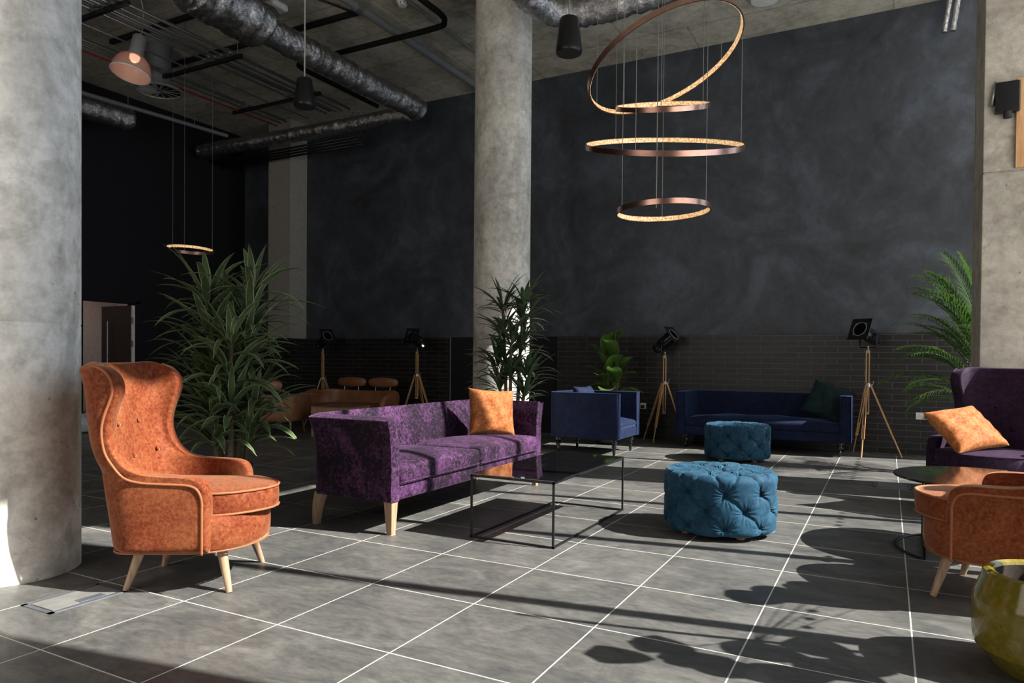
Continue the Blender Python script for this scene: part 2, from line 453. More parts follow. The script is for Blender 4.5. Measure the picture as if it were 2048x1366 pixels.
def pad(name, outline, z0, z1, crown, er, mt, parent, sag=None, rings=7, sub=1):
    """Upholstered pad over a closed plan outline."""
    O = np.array(outline, float); c = O.mean(0); rows = []
    def ring(k, z): return [(c[0]+(x-c[0])*k[0], c[1]+(y-c[1])*k[1], z) for x, y in O]
    ex, ey = np.abs(O-c).max(0)
    def sc(ins): return (1-ins/ex, 1-ins/ey)
    rows.append(ring((.02, .02), z0)); rows.append(ring((.6, .6), z0)); rows.append(ring(sc(er), z0)); rows.append(ring(sc(er*.3), z0+er*.3)); rows.append(ring((1, 1), z0+er))
    rows.append(ring((1.006, 1.006), (z0+z1)/2)); rows.append(ring((1, 1), z1-er)); rows.append(ring(sc(er*.3), z1-er*.3)); rows.append(ring(sc(er), z1))
    for k in np.linspace(.85, .02, rings): rows.append(ring((k*sc(er)[0], k*sc(er)[1]), z1+crown*(1-k*k)))
    if sag: rows = [[(x, y, z+sag(x, y) if z > (z0+z1)/2+1e-4 else z) for x, y, z in r] for r in rows]
    mb = MB(); mb.grid(rows, wrap=True)
    return mb.build(name, mt, parent, smooth=True, sub=sub)

def rrect(x0, x1, y0, y1, r=.03, bow=0, n=6, m=8):
    """rounded rectangle (x forward); the +x edge bows out."""
    pts = []
    def edge(a, b, k): return [tuple(np.array(a)+(np.array(b)-np.array(a))*i/k) for i in range(1, k)]
    cs = [((x1-r, y1-r), 0), ((x0+r, y1-r), 90), ((x0+r, y0+r), 180), ((x1-r, y0+r), 270)]
    for q, ((cx, cy), a0) in enumerate(cs):
        arc = [(cx+r*math.cos(math.radians(a0+90*i/n)), cy+r*math.sin(math.radians(a0+90*i/n))) for i in range(n+1)]
        if pts: pts += edge(pts[-1], arc[0], m)
        pts += arc
    pts += edge(pts[-1], pts[0], m)
    if bow:
        h = (y1-y0)/2; c = (y0+y1)/2
        pts = [(x+bow*(1-((y-c)/h)**2)*max(0, (x-x0)/(x1-x0))**2, y) for x, y in pts]
    return pts

def outline_tube(name, outline, z, r, mt, parent, scale=1.0):
    O = np.array(outline); c = O.mean(0)
    mb = MB(); mb.tube([(c[0]+(x-c[0])*scale, c[1]+(y-c[1])*scale, z) for x, y in O], r, 6, closed=True)
    return mb.build(name, mt, parent, smooth=True)

def cone_leg(name, a, b, r0, r1, mt, parent, n=14):
    mb = MB(); mb.tube([a, b], [r0, r1], n); return mb.build(name, mt, parent, smooth='angle')

def pillow(name, w, h, t, mt, seed=0, n=22):
    rnd = random.Random(seed); rows = {1: [], -1: []}
    ph = [rnd.uniform(0, 6) for _ in range(4)]
    for sgn in (1, -1):
        for i in range(n+1):
            u = -1+2*i/n; r = []
            for j in range(n+1):
                v = -1+2*j/n
                pin = 1-.10*(1-u*u)*v*v - .0; pin2 = 1-.10*(1-v*v)*u*u
                th = t*((1-u**4)*(1-v**4))**.55
                wr = .006*math.sin(9*u+5*v+ph[0])*(1-u*u)*(1-v*v) + .004*math.sin(14*v-6*u+ph[1])
                r.append((u*w/2*pin2, v*h/2*pin, sgn*(th+(wr if th > .01 else 0))))
            rows[sgn].append(r if sgn == 1 else r[::-1])
    mb = MB(); mb.grid(rows[1]); mb.grid(rows[-1])
    o = mb.build(name, mt, None, smooth=True)
    bm = bmesh.new(); bm.from_mesh(o.data); bmesh.ops.remove_doubles(bm, verts=bm.verts, dist=.0015); bmesh.ops.recalc_face_normals(bm, faces=bm.faces); bm.to_mesh(o.data); bm.free()
    md = o.modifiers.new('sub', 'SUBSURF'); md.levels = md.render_levels = 1
    return o

# ------------------------------------------------------------------ the setting
X1 = FX
mb = MB(); mb.box(((XL-.4+FX+.6)/2, (YB-.2+YW+.2)/2, -.05), (FX+.6-XL+.4, YW-YB+.4, .1)); struct(mb.build('floor', M['floor']), 'grey stone tile floor with pale grout')
mb = MB(); mb.box(((XL+.62)/2, (YB+YW)/2, ZC+.15), (.62-XL, YW-YB, .3)); struct(mb.build('ceiling', M['ceiling']), 'bare concrete ceiling slab')
# unseen high strip, added beside the glazing so the sun reaches farther
mb = MB(); mb.box(((.62+FX)/2+.1, (YB+YW)/2, 6.9), (FX-.62+.4, YW-YB, .2)); mb.box((.56, (YB+YW)/2, 6.3), (.12, YW-YB, .98)); struct(mb.build('ceiling_upper_added', M['ceiling']), 'added unseen raised strip that lets the sun in above the glazing')
mb = MB(); mb.box(((XL+FX)/2, YW+.1, 3.5), (FX-XL+.6, .2, 7.0)); struct(mb.build('wall_back', M['plaster']), 'dark blue grey polished plaster wall')
DY0, DY1, DZ = 6.80, 7.70, 2.04
mb = MB()
mb.box((XL-.1, (YB+DY0)/2, ZC/2), (.2, DY0-YB, ZC)); mb.box((XL-.1, (YW+DY1)/2, ZC/2), (.2, YW-DY1, ZC)); mb.box((XL-.1, (DY0+DY1)/2, (DZ+ZC)/2), (.2, DY1-DY0, ZC-DZ))
struct(mb.build('wall_left', M['black_wall']), 'matt black painted wall')
mb = MB(); mb.box(((XL-6.5)/2, YB-.1, ZC/2), (-6.5-XL, .2, ZC)); mb.box((-4.0, YB-.1, 4.97), (5.0, .2, 1.14)); mb.box((-4.0, YB-.1, .2), (5.0, .2, .4)); mb.box(((FX-1.5)/2, YB-.1, 3.5), (FX+1.5, .2, 7.0)); struct(mb.build('wall_front', M['black_wall']), 'wall around the glazing behind the camera')
# right side, unseen: solid near end, end pier, headers shaped to limit the sun
mb = MB()
mb.box((FX+.1, (YB+2.31)/2, 3.5), (.2, 2.31-YB, 7.0)); mb.box((FX+.1, (2.31+2.95)/2, 6.1), (.2, .64, 1.90)); mb.box((FX+.1, (2.95+3.85)/2, 6.26), (.2, .90, 1.50)); mb.box((FX+.1, (3.85+7.0)/2, 6.2), (.2, 3.15, 1.70)); mb.box((FX+.1, 10.0, 3.5), (.2, .5, 7.0)); mb.box((FX+.1, (7.0+9.8)/2, 6.85), (.2, 2.8, .3))
struct(mb.build('wall_right', M['pilaster']), 'unseen wall around the glazed front, header depths shaped for the sun')
win = struct(thing('window_1', 'tall glazed front with slim dark mullions', 'window', (FX, 0, 0))); del win['category']
mb = MB()
for y in (3.45, 4.73, 6.01, 8.58): mb.box((.05, y, 3.4), (.09, .075, 6.8))
mb.box((.05, 6.1, .05), (.09, 7.6, .1)); mb.build('frame', M['black_metal'], win)
mb = MB(); mb.box((.02, 6.1, 3.4), (.008, 7.5, 6.6)); mb.build('pane', M['glass'], win)
mb = MB()
y = 3.2
while y < 9.6:
    if not 6.2 < y < 6.95: mb.tube([(.012, y, 1.555), (.006, y, 1.555)], .021, 12)
    y += .1135
mb.build('marking', M['grey_plastic'], win)

# brick dado, pilaster, recessed panel
DH = 1.50
pilx0, pilx1, pily = -10.33, -9.78, 9.62
mb = MB(); mb.box(((XL+pilx0)/2, YW-.012, DH/2), (pilx0-XL, .024, DH)); mb.box(((pilx1-6.47)/2, YW-.012, DH/2), (-6.47-pilx1, .024, DH)); mb.box(((-4.54+FX)/2, YW-.012, DH/2), (FX+4.54, .024, DH))
struct(mb.build('wall_dado', M['brick']), 'black glazed brick dado along the plaster wall')
mb = MB(); mb.box(((pilx0+pilx1)/2, (pily+YW)/2, ZC/2+DH/2), (pilx1-pilx0, YW-pily, ZC-DH)); struct(mb.build('pilaster', M['pilaster']), 'grey painted concrete pilaster')
mb = MB(); mb.box(((pilx0+pilx1)/2, (pily+YW)/2-.005, DH/2), (pilx1-pilx0+.01, YW-pily+.01, DH)); struct(mb.build('pilaster_dado', M['brick']), 'brick lower part of the pilaster')
mb = MB(); mb.box((-5.505, YW-.03, DH/2), (1.93, .06, DH)); struct(mb.build('door_2', M['black_wall']), 'flush black panel in the dado')
mb = MB(); mb.box((-6.48, YW-.035, DH/2), (.012, .07, DH)); struct(mb.build('trim_1', M['duct_paint']), 'thin metal edge of the black panel')

# columns and pillar
def column(name, x, y, r, label, mt):
    mb = MB()
    prof = [(r, 0)]
    for zj in (1.30, 2.75, 4.6): prof += [(r, zj-.006), (r-.004, zj), (r, zj+.006)]
    prof += [(r, ZC)]
    mb.lathe(prof, 96, Matrix.Translation((x, y, 0)))
    return struct(mb.build(name, mt, None, smooth='angle'), label)
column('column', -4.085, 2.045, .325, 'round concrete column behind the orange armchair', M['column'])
column('column.001', -4.07, 7.38, .335, 'round concrete column before the plaster wall', M['column_shaded'])
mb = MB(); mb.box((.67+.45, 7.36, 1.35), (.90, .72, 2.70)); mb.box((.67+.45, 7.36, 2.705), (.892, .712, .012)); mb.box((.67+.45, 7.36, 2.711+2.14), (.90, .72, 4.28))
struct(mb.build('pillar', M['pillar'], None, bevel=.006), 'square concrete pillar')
# made-up box, tubes and strip where the pillar shows only ghost marks
t = thing('ghost_mark_box', 'small black box standing in for a ghost mark on the pillar', 'light', (at_y(2015, 195, 6.97).x, 7.0, at_y(2015, 195, 6.97).z))
mb = MB(); mb.box((0, -.03, 0), (.17, .06, .25), (0, 0, 0)); mb.build('housing', M['black_gloss'], t, bevel=.01)
mb = MB(); mb.tube([(0, -.05, -.12), (0, -.05, -.17)], .03, 14); mb.build('lens', M['grille'], t)
for k, (px, z0) in enumerate(((1983, at_y(1985, 212, 6.98).z), (1993, at_y(1995, 216, 6.98).z))):
    x = at_y(px, 200, 6.98).x; mb = MB(); mb.tube([(x, 6.975, z0), (x+.03, 6.975, z0+.19)], .013, 10)
    tag(mb.build('ghost_mark_tube', M['steel'], None, smooth=True), ['short silver tube for a ghost mark on pillar, outer one of two', 'short silver tube for a ghost mark on pillar, beside the black box'][k], 'pipe', 'ghost mark tubes on the pillar')
sx_ = at_y(2043, 245, 6.98); mb = MB(); mb.box((sx_.x, 6.985, sx_.z), (.07, .03, .72)); tag(mb.build('ghost_mark_strip', M['pine']), 'narrow upright strip made up for a ghost mark on the pillar', 'strip')

# doorway in the black wall, room beyond
mb = MB()
mb.box((XL-1.9, 7.3, -.02), (3.4, 5, .04)); struct(mb.build('floor_beyond', M['floor']))
mb = MB(); mb.box((XL-3.4, 7.5, 1.5), (.1, 5, 3)); mb.box((XL-1.8, 9.6, 1.5), (3.2, .1, 3)); mb.box((XL-1.8, 5.1, 1.5), (3.2, .1, 3)); mb.box((XL-1.8, 7.3, 3.05), (3.4, 5, .1)); struct(mb.build('wall_beyond', M['off_white']), 'pale wall of the room beyond the door')
ld = bpy.data.lights.new('room_light', 'AREA'); ld.energy = 28; ld.size = 1.2; ld.color = (1, .82, .74)
lo = bpy.data.objects.new('room_light', ld); COL.objects.link(lo); lo.location = (XL-2.0, 7.6, 2.95)
mb = MB(); mb.box((XL-3.33, 8.5, 1.25), (.03, 1.9, 1.15)); mb.build('x', M['paper'])
wb = bpy.data.objects['x']; wb.name = 'whiteboard'; tag(wb, 'whiteboard with faint writing on the wall beyond the door', 'whiteboard')
mb = MB(); rnd = random.Random(5)
for k in range(9):
    z = 1.68-k*.085; y0 = 8.05+rnd.random()*.1
    for q in range(rnd.randint(2, 5)):
        w = rnd.uniform(.04, .12); mb.box((.02, y0-8.5+w/2, z-1.25), (.006, w, .012)); y0 += w+.03
wbm = mb.build('lettering', M['black_metal'], None); wbm.parent = wb
wb_loc = Vector((XL-3.33, 8.5, 1.25))
wb.data.transform(Matrix.Translation(-wb_loc)); wb.location = wb_loc
dr = struct(thing('door_1', 'dark door standing open with a long steel pull handle', 'door', (XL-.02, DY1-.02, 0), math.radians(180))); del dr['category']
mb = MB(); mb.box((.42, 0, 1.01), (.84, .05, 2.0)); mb.build('leaf', M['dark_door'], dr)
mb = MB(); mb.box((-.012, 0, 1.01), (.03, .056, 2.0)); mb.build('edge', M['white_plastic'], dr)
mb = MB(); mb.tube([(.62, .06, .45), (.62, .06, 1.75)], .012, 10); mb.tube([(.62, .0, .6), (.62, .06, .6)], .008, 8); mb.tube([(.62, .0, 1.6), (.62, .06, 1.6)], .008, 8); mb.build('handle', M['steel'], dr)
mb = MB()
for z in (.25, 1.35, 1.75): mb.box((-.03, .03, z), (.02, .02, .11))
split(mb, 'hinge', M['steel'], dr)
mb = MB(); mb.box((XL+.005, DY0-.04, DZ/2+.02), (.05, .08, DZ+.04)); mb.box((XL+.005, DY1+.04, DZ/2+.02), (.05, .08, DZ+.04)); mb.box((XL+.005, (DY0+DY1)/2, DZ+.04), (.05, DY1-DY0+.16, .08)); struct(mb.build('trim_2', M['black_wall']), 'black door frame')

# floor boxes (flush lids)
def floor_box(x0, x1, y0, y1, label):
    cx, cy = (x0+x1)/2, (y0+y1)/2; t = thing('floor_box', label, 'floor box', (cx, cy, 0))
    w, h = x1-x0, y1-y0; mb = MB()
    for sx, sy, dx, dy in ((-1, 0, .022, h), (1, 0, .022, h), (0, -1, w, .022), (0, 1, w, .022)): mb.box((sx*(w/2-.011), sy*(h/2-.011), .001), (dx, dy, .005))
    mb.build('frame', M['lid'], t)
    mb = MB(); mb.box((0, 0, .0015), (w-.06, h-.06, .004)); mb.build('lid', M['floor_inset'], t)
    mb = MB(); mb.box((w/2-.05, .03, .003), (.045, .12, .006)); mb.build('handle', M['lid'], t)
floor_box(-3.455, -3.225, 1.775, 2.135, 'steel framed access lid in floor by the orange wing chair')
p0, p1 = at_z(1748, 970, 0), at_z(1800, 974, 0)
floor_box(p0.x, p0.x+.30, p0.y-.12, p0.y+.22, 'steel framed access lid in floor near the round table')

# sockets
def socket(x, z, double, label):
    t = thing('wall_socket', label, 'socket', (x, YW-.024, z)); w = .147 if double else .086
    mb = MB(); mb.box((0, -.006, 0), (w, .012, .086)); mb.build('plate', M['white_plastic'], t, bevel=.003)
    mb = MB()
    for s in ((-.04, .04) if double else (0,)):
        for dx, dz in ((0, .016), (-.011, -.008), (.011, -.008)): mb.box((s+dx, -.0125, dz-.004), (.006, .002, .007))
    split(mb, 'pin_hole', M['black_metal'], t)
    mb = MB(); s = .045 if double else 0; mb.box((s, -.03, -.008), (.048, .045, .045)); mb.build('plug', M['black_metal'], t, bevel=.008)
socket(.385, .485, True, 'white double wall socket behind the purple wing chair')
socket(-3.15, .475, False, 'white single wall socket beside the navy armchair')

# ------------------------------------------------------------------ ceiling services
def pipe(name, pts, r, mt, label, cat, group=None, n=16, smooth=True, parent=None):
    mb = MB(); mb.tube(pts, r, n); o = mb.build(name, mt, parent, smooth='angle', angle=60)
    if label: tag(o, label, cat, group)
    return o
def hanger(parent, x, y, z, w=.25):
    mb = MB(); mb.tube([(x-w, y, z), (x-w, y, ZC)], .006, 6); mb.tube([(x+w, y, z), (x+w, y, ZC)], .006, 6); mb.box((x, y, z-.02), (2*w+.06, .04, .04)); return mb.build('hanger', M['black_metal'], parent)

def crinkle(pts, r, seed, amp=.10, flat=None, n=20):
    rnd = random.Random(seed); P = resample(pts, max(24, int(sum((Vector(pts[i+1])-Vector(pts[i])).length for i in range(len(pts)-1))/.045)))
    mb = MB(); mb.tube(P, [r*(1+rnd.uniform(-amp, amp)*.5) for _ in P], n)
    mb.v = [tuple(c+rnd.uniform(-1, 1)*r*amp*.35 for c in v) for v in mb.v]
    return mb
z = 4.98
mbd = crinkle(smooth_path([(-6.5, 5.9, z), (-6.5, 7, z), (-6.49, 8, z), (-6.44, 8.75, z), (-6.46, 8.98, z-.01)], 6), .165, 3)
t = tag(mbd.build('air_duct', M['foil'], None, smooth=True), 'foil wrapped air duct running towards the dark plaster wall', 'duct')
mb = crinkle([(-6.5, 5.0, z+.02), (-6.5, 5.6, z+.02), (-6.5, 5.9, z)], .3, 4, .12); mb.v = [(a, b, z+(c-z)*.8) for a, b, c in mb.v]
o = mb.build('duct_box', M['foil'], t, smooth=True); o['label'] = 'wide crumpled foil box section'
mb = MB()
for y in (6.75, 7.45, 8.2): mb.lathe([(.17, -.012), (.176, -.012), (.176, .012), (.17, .012)], 24, Matrix.Translation((-6.495, y, z)) @ Matrix.Rotation(math.pi/2, 4, 'X'))
split(mb, 'band', M['steel'], t)
mbd = crinkle([(-6.62, 9.0, z-.02), (-7.6, 8.98, z-.04), (-9, 8.93, z-.05), (-11.25, 8.84, z-.06)], .12, 5, .09)
t2 = tag(mbd.build('air_duct', M['foil'], None, smooth=True), 'dark foil duct running along the far wall to the corner', 'duct')
mbd = crinkle(smooth_path([(-3.46, 6.5, 5.05), (-3.44, 6.85, 5.03), (-3.32, 7.2, 5.0), (-3.0, 7.32, 4.99), (-2.5, 7.36, 5.02), (-1.9, 7.4, 5.1), (-1.2, 7.44, 5.2)], 6), .155, 8, .13)
tag(mbd.build('air_duct', M['foil'], None, smooth=True), 'silver flexible duct bend above the hanging speaker by the round column', 'duct')
mbd = crinkle([(-10.75, 3.6, 4.85), (-10.7, 5.5, 4.85), (-10.6, 7.05, 4.85)], .17, 9, .09)
tag(mbd.build('air_duct', M['foil'], None, smooth=True), 'dim foil duct hanging left of the pendant lamp', 'duct')

# conduits in the trays
trays = []
cx = [-7.62, -7.70, -7.78, -7.90, -8.02, -8.10, -8.50, -8.98, -9.04, -9.12]
where = ['first from the foil duct', 'second from the foil duct', 'third from the foil duct', 'fourth from the foil duct', 'fifth from the foil duct', 'sixth from the foil duct', 'lone one between the two bundles', 'inner one of the far pair', 'outer one of the far pair', 'outermost of the far bundle']
for k, x in enumerate(cx):
    r = [.020, .020, .016, .016, .020, .016, .011, .016, .018, .014][k]
    zz = 5.10 + [.0, .045, 0, .0, .03, 0, -.02, 0, .04, 0][k]
    mb = MB(); mb.tube([(x, 2.6, zz), (x, 8.75, zz)], r, 10)
    o = mb.build('conduit', M['conduit'], None, smooth=True); tag(o, 'steel conduit under the ceiling, '+where[k], 'conduit', 'conduits along the ceiling')
    mb = MB()
    for y in (4.9, 6.45, 7.9): mb.box((x, y, zz), (r*3, .045, r*2.8))
    split(mb, 'clip', M['steel'], o)
mb = MB(); mb.tube([(-9.2, 2.6, 5.06), (-9.2, 8.75, 5.06)], .014, 8); tag(mb.build('red_cable', M['red_cable'], None, smooth=True), 'red cable running beside the outermost ceiling conduit', 'cable')
for k, y in enumerate((3.6, 4.95, 6.5, 7.95)):
    t = thing('support_rail', 'black support rail under the conduits, '+['nearest the big column', 'by the pendant lamp', 'beside the swirl vent', 'last before the far wall'][k], 'rail', (0, y, 0), 0, 'support rails under the conduits')
    mb = MB(); mb.box((-8.4, 0, 5.055), (1.85, .045, .045)); mb.build('bar', M['black_metal'], t)
    mb = MB()
    for x in (-9.25, -7.55): mb.tube([(x, 0, 5.05), (x, 0, ZC)], .006, 6)
    split(mb, 'rod', M['steel'], t)
for k, (x0, x1, y, w) in enumerate(((-10.9, -6.7, 4.2, .06), (-9.6, -6.2, 6.1, .05), (-9.6, -5.9, 7.0, .05))):
    mb = MB(); mb.box(((x0+x1)/2, y, ZC-.04), (x1-x0, w, .06)); tag(mb.build('ceiling_trunking', M['black_metal']), 'flat dark trunking across the ceiling, '+['nearest the big column', 'above the pendant lamp', 'farthest from the big column'][k], 'trunking', 'ceiling trunking')
pipe('lagged_pipe', smooth_path([(-4.83, 5.6, 5.3), (-4.83, 6.8, 5.3), (-4.83, 7.18, 5.3), (-4.9, 7.36, 5.3), (-5.08, 7.44, 5.3), (-6.0, 7.45, 5.3), (-7.2, 7.45, 5.3), (-7.42, 7.47, 5.3), (-7.5, 7.62, 5.3), (-7.5, 8.2, 5.3), (-7.5, 9.3, 5.3)], 5), .036, M['black_pipe'], 'black lagged pipe crossing the ceiling with two bends', 'pipe')
o = pipe('drain_pipe', [(-5.77, 4.5, 5.40), (-5.74, 7.0, 5.40), (-5.73, 9.95, 5.40)], .055, M['duct_paint'], 'grey drain pipe along the ceiling beside the round column', 'pipe')
mb = MB(); mb.lathe([(.056, -.05), (.066, -.05), (.066, .05), (.056, .05)], 20, Matrix.Translation((-5.75, 6.75, 5.40)) @ Matrix.Rotation(math.pi/2, 4, 'X')); mb.build('coupling', M['steel'], o, smooth='angle')
pipe('thin_conduit', [(-5.24, 5.5, 5.50), (-5.24, 9.4, 5.50)], .016, M['duct_paint'], 'thin grey conduit right of the grey drain pipe', 'conduit')
pipe('thin_conduit', smooth_path([(-6.9, 5.0, 5.5), (-6.3, 6.25, 5.5), (-6.05, 6.9, 5.5), (-6.1, 7.0, 5.5), (-6.5, 7.0, 5.5), (-7.4, 7.0, 5.5)], 5), .013, M['black_metal'], 'thin black conduit with a bend by the foil duct', 'conduit')
o = pipe('sprinkler_pipe', [(-10.6, 4.2, 5.0), (-10.5, 6.3, 5.0), (-10.24, 8.6, 5.0)], .032, M['duct_paint'], 'grey pipe hung in front of the black wall', 'pipe')
mb = MB()
for y, x in ((5.6, -10.53), (6.9, -10.43), (8.0, -10.32)): mb.tube([(x, y, 5.0), (x, y, ZC-.005)], .005, 6)
split(mb, 'rod', M['steel'], o)
for k in range(5):
    qa, qb = at_y(697+11*k, 240, 9.2), at_y(681+11*k, 266, 9.45); mb = MB(); mb.tube([qa+(qa-qb)*.5, qa, qb], .020, 8)
    tag(mb.build('conduit_tail', M['conduit'], None, smooth=True), 'bent conduit end below the far duct, '+['outermost of five', 'second of five', 'middle of five', 'fourth of five', 'closest to the duct elbow'][k], 'conduit', 'bent conduit ends')
for k in range(4):
    mb = MB(); y = 9.2+k*.09; zz = 4.83-k*.015; mb.tube([(-11.4, y, zz), (-7.9, y, zz)], .02, 8)
    tag(mb.build('wall_conduit', M['black_metal'], None, smooth=True), 'dark conduit below the far duct, '+['closest to the duct', 'second from the duct', 'third from the duct', 'closest to the wall'][k], 'conduit', 'dark conduits under the far duct')
for k, (xa, xb) in enumerate(((.535, .60), (.625, .685))):
    pipe('lagged_stub', [(xa, 9.90, 5.08), (xb, 9.92, ZC)], .034, M['foil'], ['foil lagged pipe stub high on the plaster wall, farther from the pillar', 'foil lagged pipe stub high on the plaster wall, next to the pillar'][k], 'pipe', 'lagged pipe stubs')

# swirl vent
p = at_z(318, 182, 4.9)
t = thing('ceiling_vent', 'round swirl air vent on a short drum under the ceiling', 'vent', (p.x, p.y, 4.9))
mb = MB(); mb.lathe([(.16, 0.02), (.16, ZC-4.9)], 32); mb.build('drum', M['duct_paint'], t, smooth='angle')
mb = MB(); mb.lathe([(.31, .02), (.325, 0), (.325, -.012), (.29, -.012), (.285, .004)], 48); mb.build('rim', M['grey_plastic'], t, smooth='angle')
mb = MB(); mb.lathe([(.0, .02), (.30, .02)], 32); mb.build('plate', M['black_metal'], t)
mb = MB()
for k in range(14):
    a = 2*math.pi*k/14
    R = Matrix.Rotation(a, 3, 'Z') @ Matrix.Rotation(.5, 3, 'X')
    mb.box(Matrix.Rotation(a, 3, 'Z') @ Vector((.165, 0, .005)), (.24, .05, .004), R)
split(mb, 'blade', M['grey_plastic'], t)

# pendant lamp
p = at_d(266, 128, 8.7); tilt = Matrix.Rotation(math.radians(-11), 4, R_) @ Matrix.Rotation(math.radians(8), 4, -B_)
t = thing('pendant_lamp', 'lit bell shaped pendant lamp with a coppery prismatic shade', 'pendant lamp', (p.x, p.y, p.z))
T4 = tilt
mb = MB(); pr = [(.225, -.135), (.222, -.10), (.205, -.02), (.165, .055), (.11, .10), (.085, .115)]
pts = smooth_path([(r, 0, zz) for r, zz in pr], 3); mb.lathe([(q.x, q.z) for q in pts], 48, T4); o = mb.build('shade', M['shade'], t, smooth=True, solid=.006)
mb = MB(); mb.lathe([(.222, -.145), (.234, -.14), (.234, -.128), (.222, -.125)], 48, T4); rim = mb.build('rim', M['white_plastic'], o, smooth=True)
mb = MB(); mb.lathe([(0, .11), (.088, .11), (.09, .13), (.082, .135), (.082, .36), (.07, .375), (0, .375)], 32, T4); mb.build('housing', M['grey_plastic'], t, smooth='angle')
mb = MB(); mb.lathe([(0, .105), (.06, .105), (.055, .06), (.03, .03), (0, .02)], 20, T4); mb.build('bulb', M['bulb'], t, smooth=True)
topp = T4 @ Vector((0, 0, .375)); mb = MB(); mb.tube(smooth_path([topp, topp+Vector((.05, 0, .12)), topp+Vector((.055, 0, .3)), (topp.x+.02, topp.y, ZC-p.z)], 5), .009, 8); mb.build('cord', M['cord'], t, smooth=True)
pl = bpy.data.lights.new('pendant_glow', 'POINT'); pl.energy = .7; pl.color = (1, .75, .6); pl.shadow_soft_size = .05
po = bpy.data.objects.new('pendant_glow', pl); COL.objects.link(po); po.location = p

# hanging speakers
def speaker(px, py, d, s, label, cordmat):
    p = at_d(px, py, d); t = thing('pendant_speaker', label, 'speaker', (p.x, p.y, p.z-.17*s), 0, 'hanging speakers')
    mb = MB(); mb.lathe([(0, .35), (.07, .35), (.088, .34), (.095, .32), (.128, .06), (.132, .02), (.128, 0), (.122, -.006)], 32, Matrix.Scale(s, 4)); mb.build('body', M['black_metal'], t, smooth='angle')
    mb = MB(); mb.lathe([(.122, -.006), (.09, -.012), (0, -.014)], 32, Matrix.Scale(s, 4)); mb.build('grille', M['grille'], t, smooth=True)
    mb = MB(); mb.tube([(0, 0, .35*s), (0, 0, ZC-p.z+.17*s)], .008, 8); mb.build('cord', cordmat, t)
speaker(609, 186, 8.1, .92, 'black pendant speaker hanging between the foil ducts', M['cord'])
speaker(1138, 72, 7.4, 1.06, 'black pendant speaker hanging by the flexible duct bend', M['grey_plastic'])

# small ceiling devices
p = at_z(547, 6, ZC); t = thing('emergency_light', 'small square white emergency light on the ceiling', 'light', (p.x, p.y, ZC))
mb = MB(); mb.box((0, 0, -.045), (.26, .26, .09)); mb.build('housing', M['white_plastic'], t, bevel=.03)
mb = MB(); mb.lathe([(0, -.10), (.02, -.095), (.025, -.085)], 12); mb.build('lens', M['black_metal'], t)
p = at_z(805, 2, ZC); t = thing('smoke_detector', 'round white smoke detector on the ceiling', 'smoke detector', (p.x, p.y, ZC))
mb = MB(); mb.lathe([(.075, 0), (.075, -.03), (.055, -.06), (0, -.065)], 24); mb.build('body', M['white_plastic'], t, smooth='angle')
mb = MB()
for k in range(10):
    a = k*.628; mb.box((.064*math.cos(a), .064*math.sin(a), -.045), (.012, .008, .02), (0, 0, a))
split(mb, 'slot', M['black_metal'], t)
p = at_z(1530, -8, ZC); mb = MB(); mb.lathe([(.19, 0), (.19, -.02), (.16, -.05), (0, -.06)], 32); o = mb.build('ceiling_disc', M['white_plastic'], None, smooth='angle'); o.location = (p.x, p.y, ZC); tag(o, 'round white disc on the ceiling above the ring lights', 'light')

# ------------------------------------------------------------------ ring lights
def ring_light(px, py, d, rad, ang, ratio, near_up, hgt, label, group=None, wires=3, wire_phase=.4, wr=.0028):
    """ang: image angle of the long axis (deg, up positive); ratio: apparent short/long; near_up: near arc appears on the upper side."""
    c = at_d(px, py, d); v = (c-Vector((0, 0, CH))).normalized()
    r = v.cross(Vector((0, 0, 1))).normalized(); u = r.cross(v).normalized()
    a = math.radians(ang); e1 = r*math.cos(a)+u*math.sin(a); n2 = -r*math.sin(a)+u*math.cos(a)
    cs = math.sqrt(1-ratio*ratio); e2 = n2*ratio - v*cs*(1 if near_up else -1)
    ax = e1.cross(e2).normalized()
    if ax.z < 0: ax = -ax
    t = thing('ring_light', label, 'ring light', c, 0, group)
    n = 128
    def band(r0, r1, h0, h1):
        mb = MB(); rows = []
        for rr, hh in ((r0, h0), (r1, h0), (r1, h1), (r0, h1), (r0, h0)):
            rows.append([e1*rr*math.cos(2*math.pi*k/n)+e2*rr*math.sin(2*math.pi*k/n)+ax*hh for k in range(n)])
        mb.grid(rows, wrap=True); return mb
    band(rad-.012, rad, -hgt/2, hgt/2).build('hoop', M['copper'], t, smooth='angle')
    band(rad-.017, rad-.0115, -hgt*.42, hgt*.42).build('diffuser', M['led'], t, smooth='angle')
    for k in range(wires):
        w = wire_phase+2*math.pi*k/wires; q = e1*(rad-.006)*math.cos(w)+e2*(rad-.006)*math.sin(w)
        mb = MB(); mb.tube([q, (q.x, q.y, ZC-c.z-.004)], wr, 6); mb.build('suspension_wire', M['wire'], t)
    return c
G = 'copper rings of the chandelier'
c1 = ring_light(1329, 121, 6.6, .755, 25.0, .49, True, .05, 'large copper ring light tilted steeply, topmost of the cluster', G, 3, 1.2)
c2 = ring_light(1325, 213, 6.84, .45, -1.2, .06, False, .045, 'small copper ring light seen edge on under the tilted ring', G, 3, .5)
c3 = ring_light(1327, 292, 6.84, .755, -3.1, .083, False, .05, 'large copper ring light slightly tilted, third from the top', G, 3, .2)
c4 = ring_light(1326, 421, 6.84, .45, 1.5, .19, True, .05, 'small level copper ring light, lowest of the cluster', G, 3, .5)
ring_light(380, 499, 9.6, .30, -2.0, .14, False, .04, 'lone small copper ring light before the black wall', None, 3, .3, .0016)
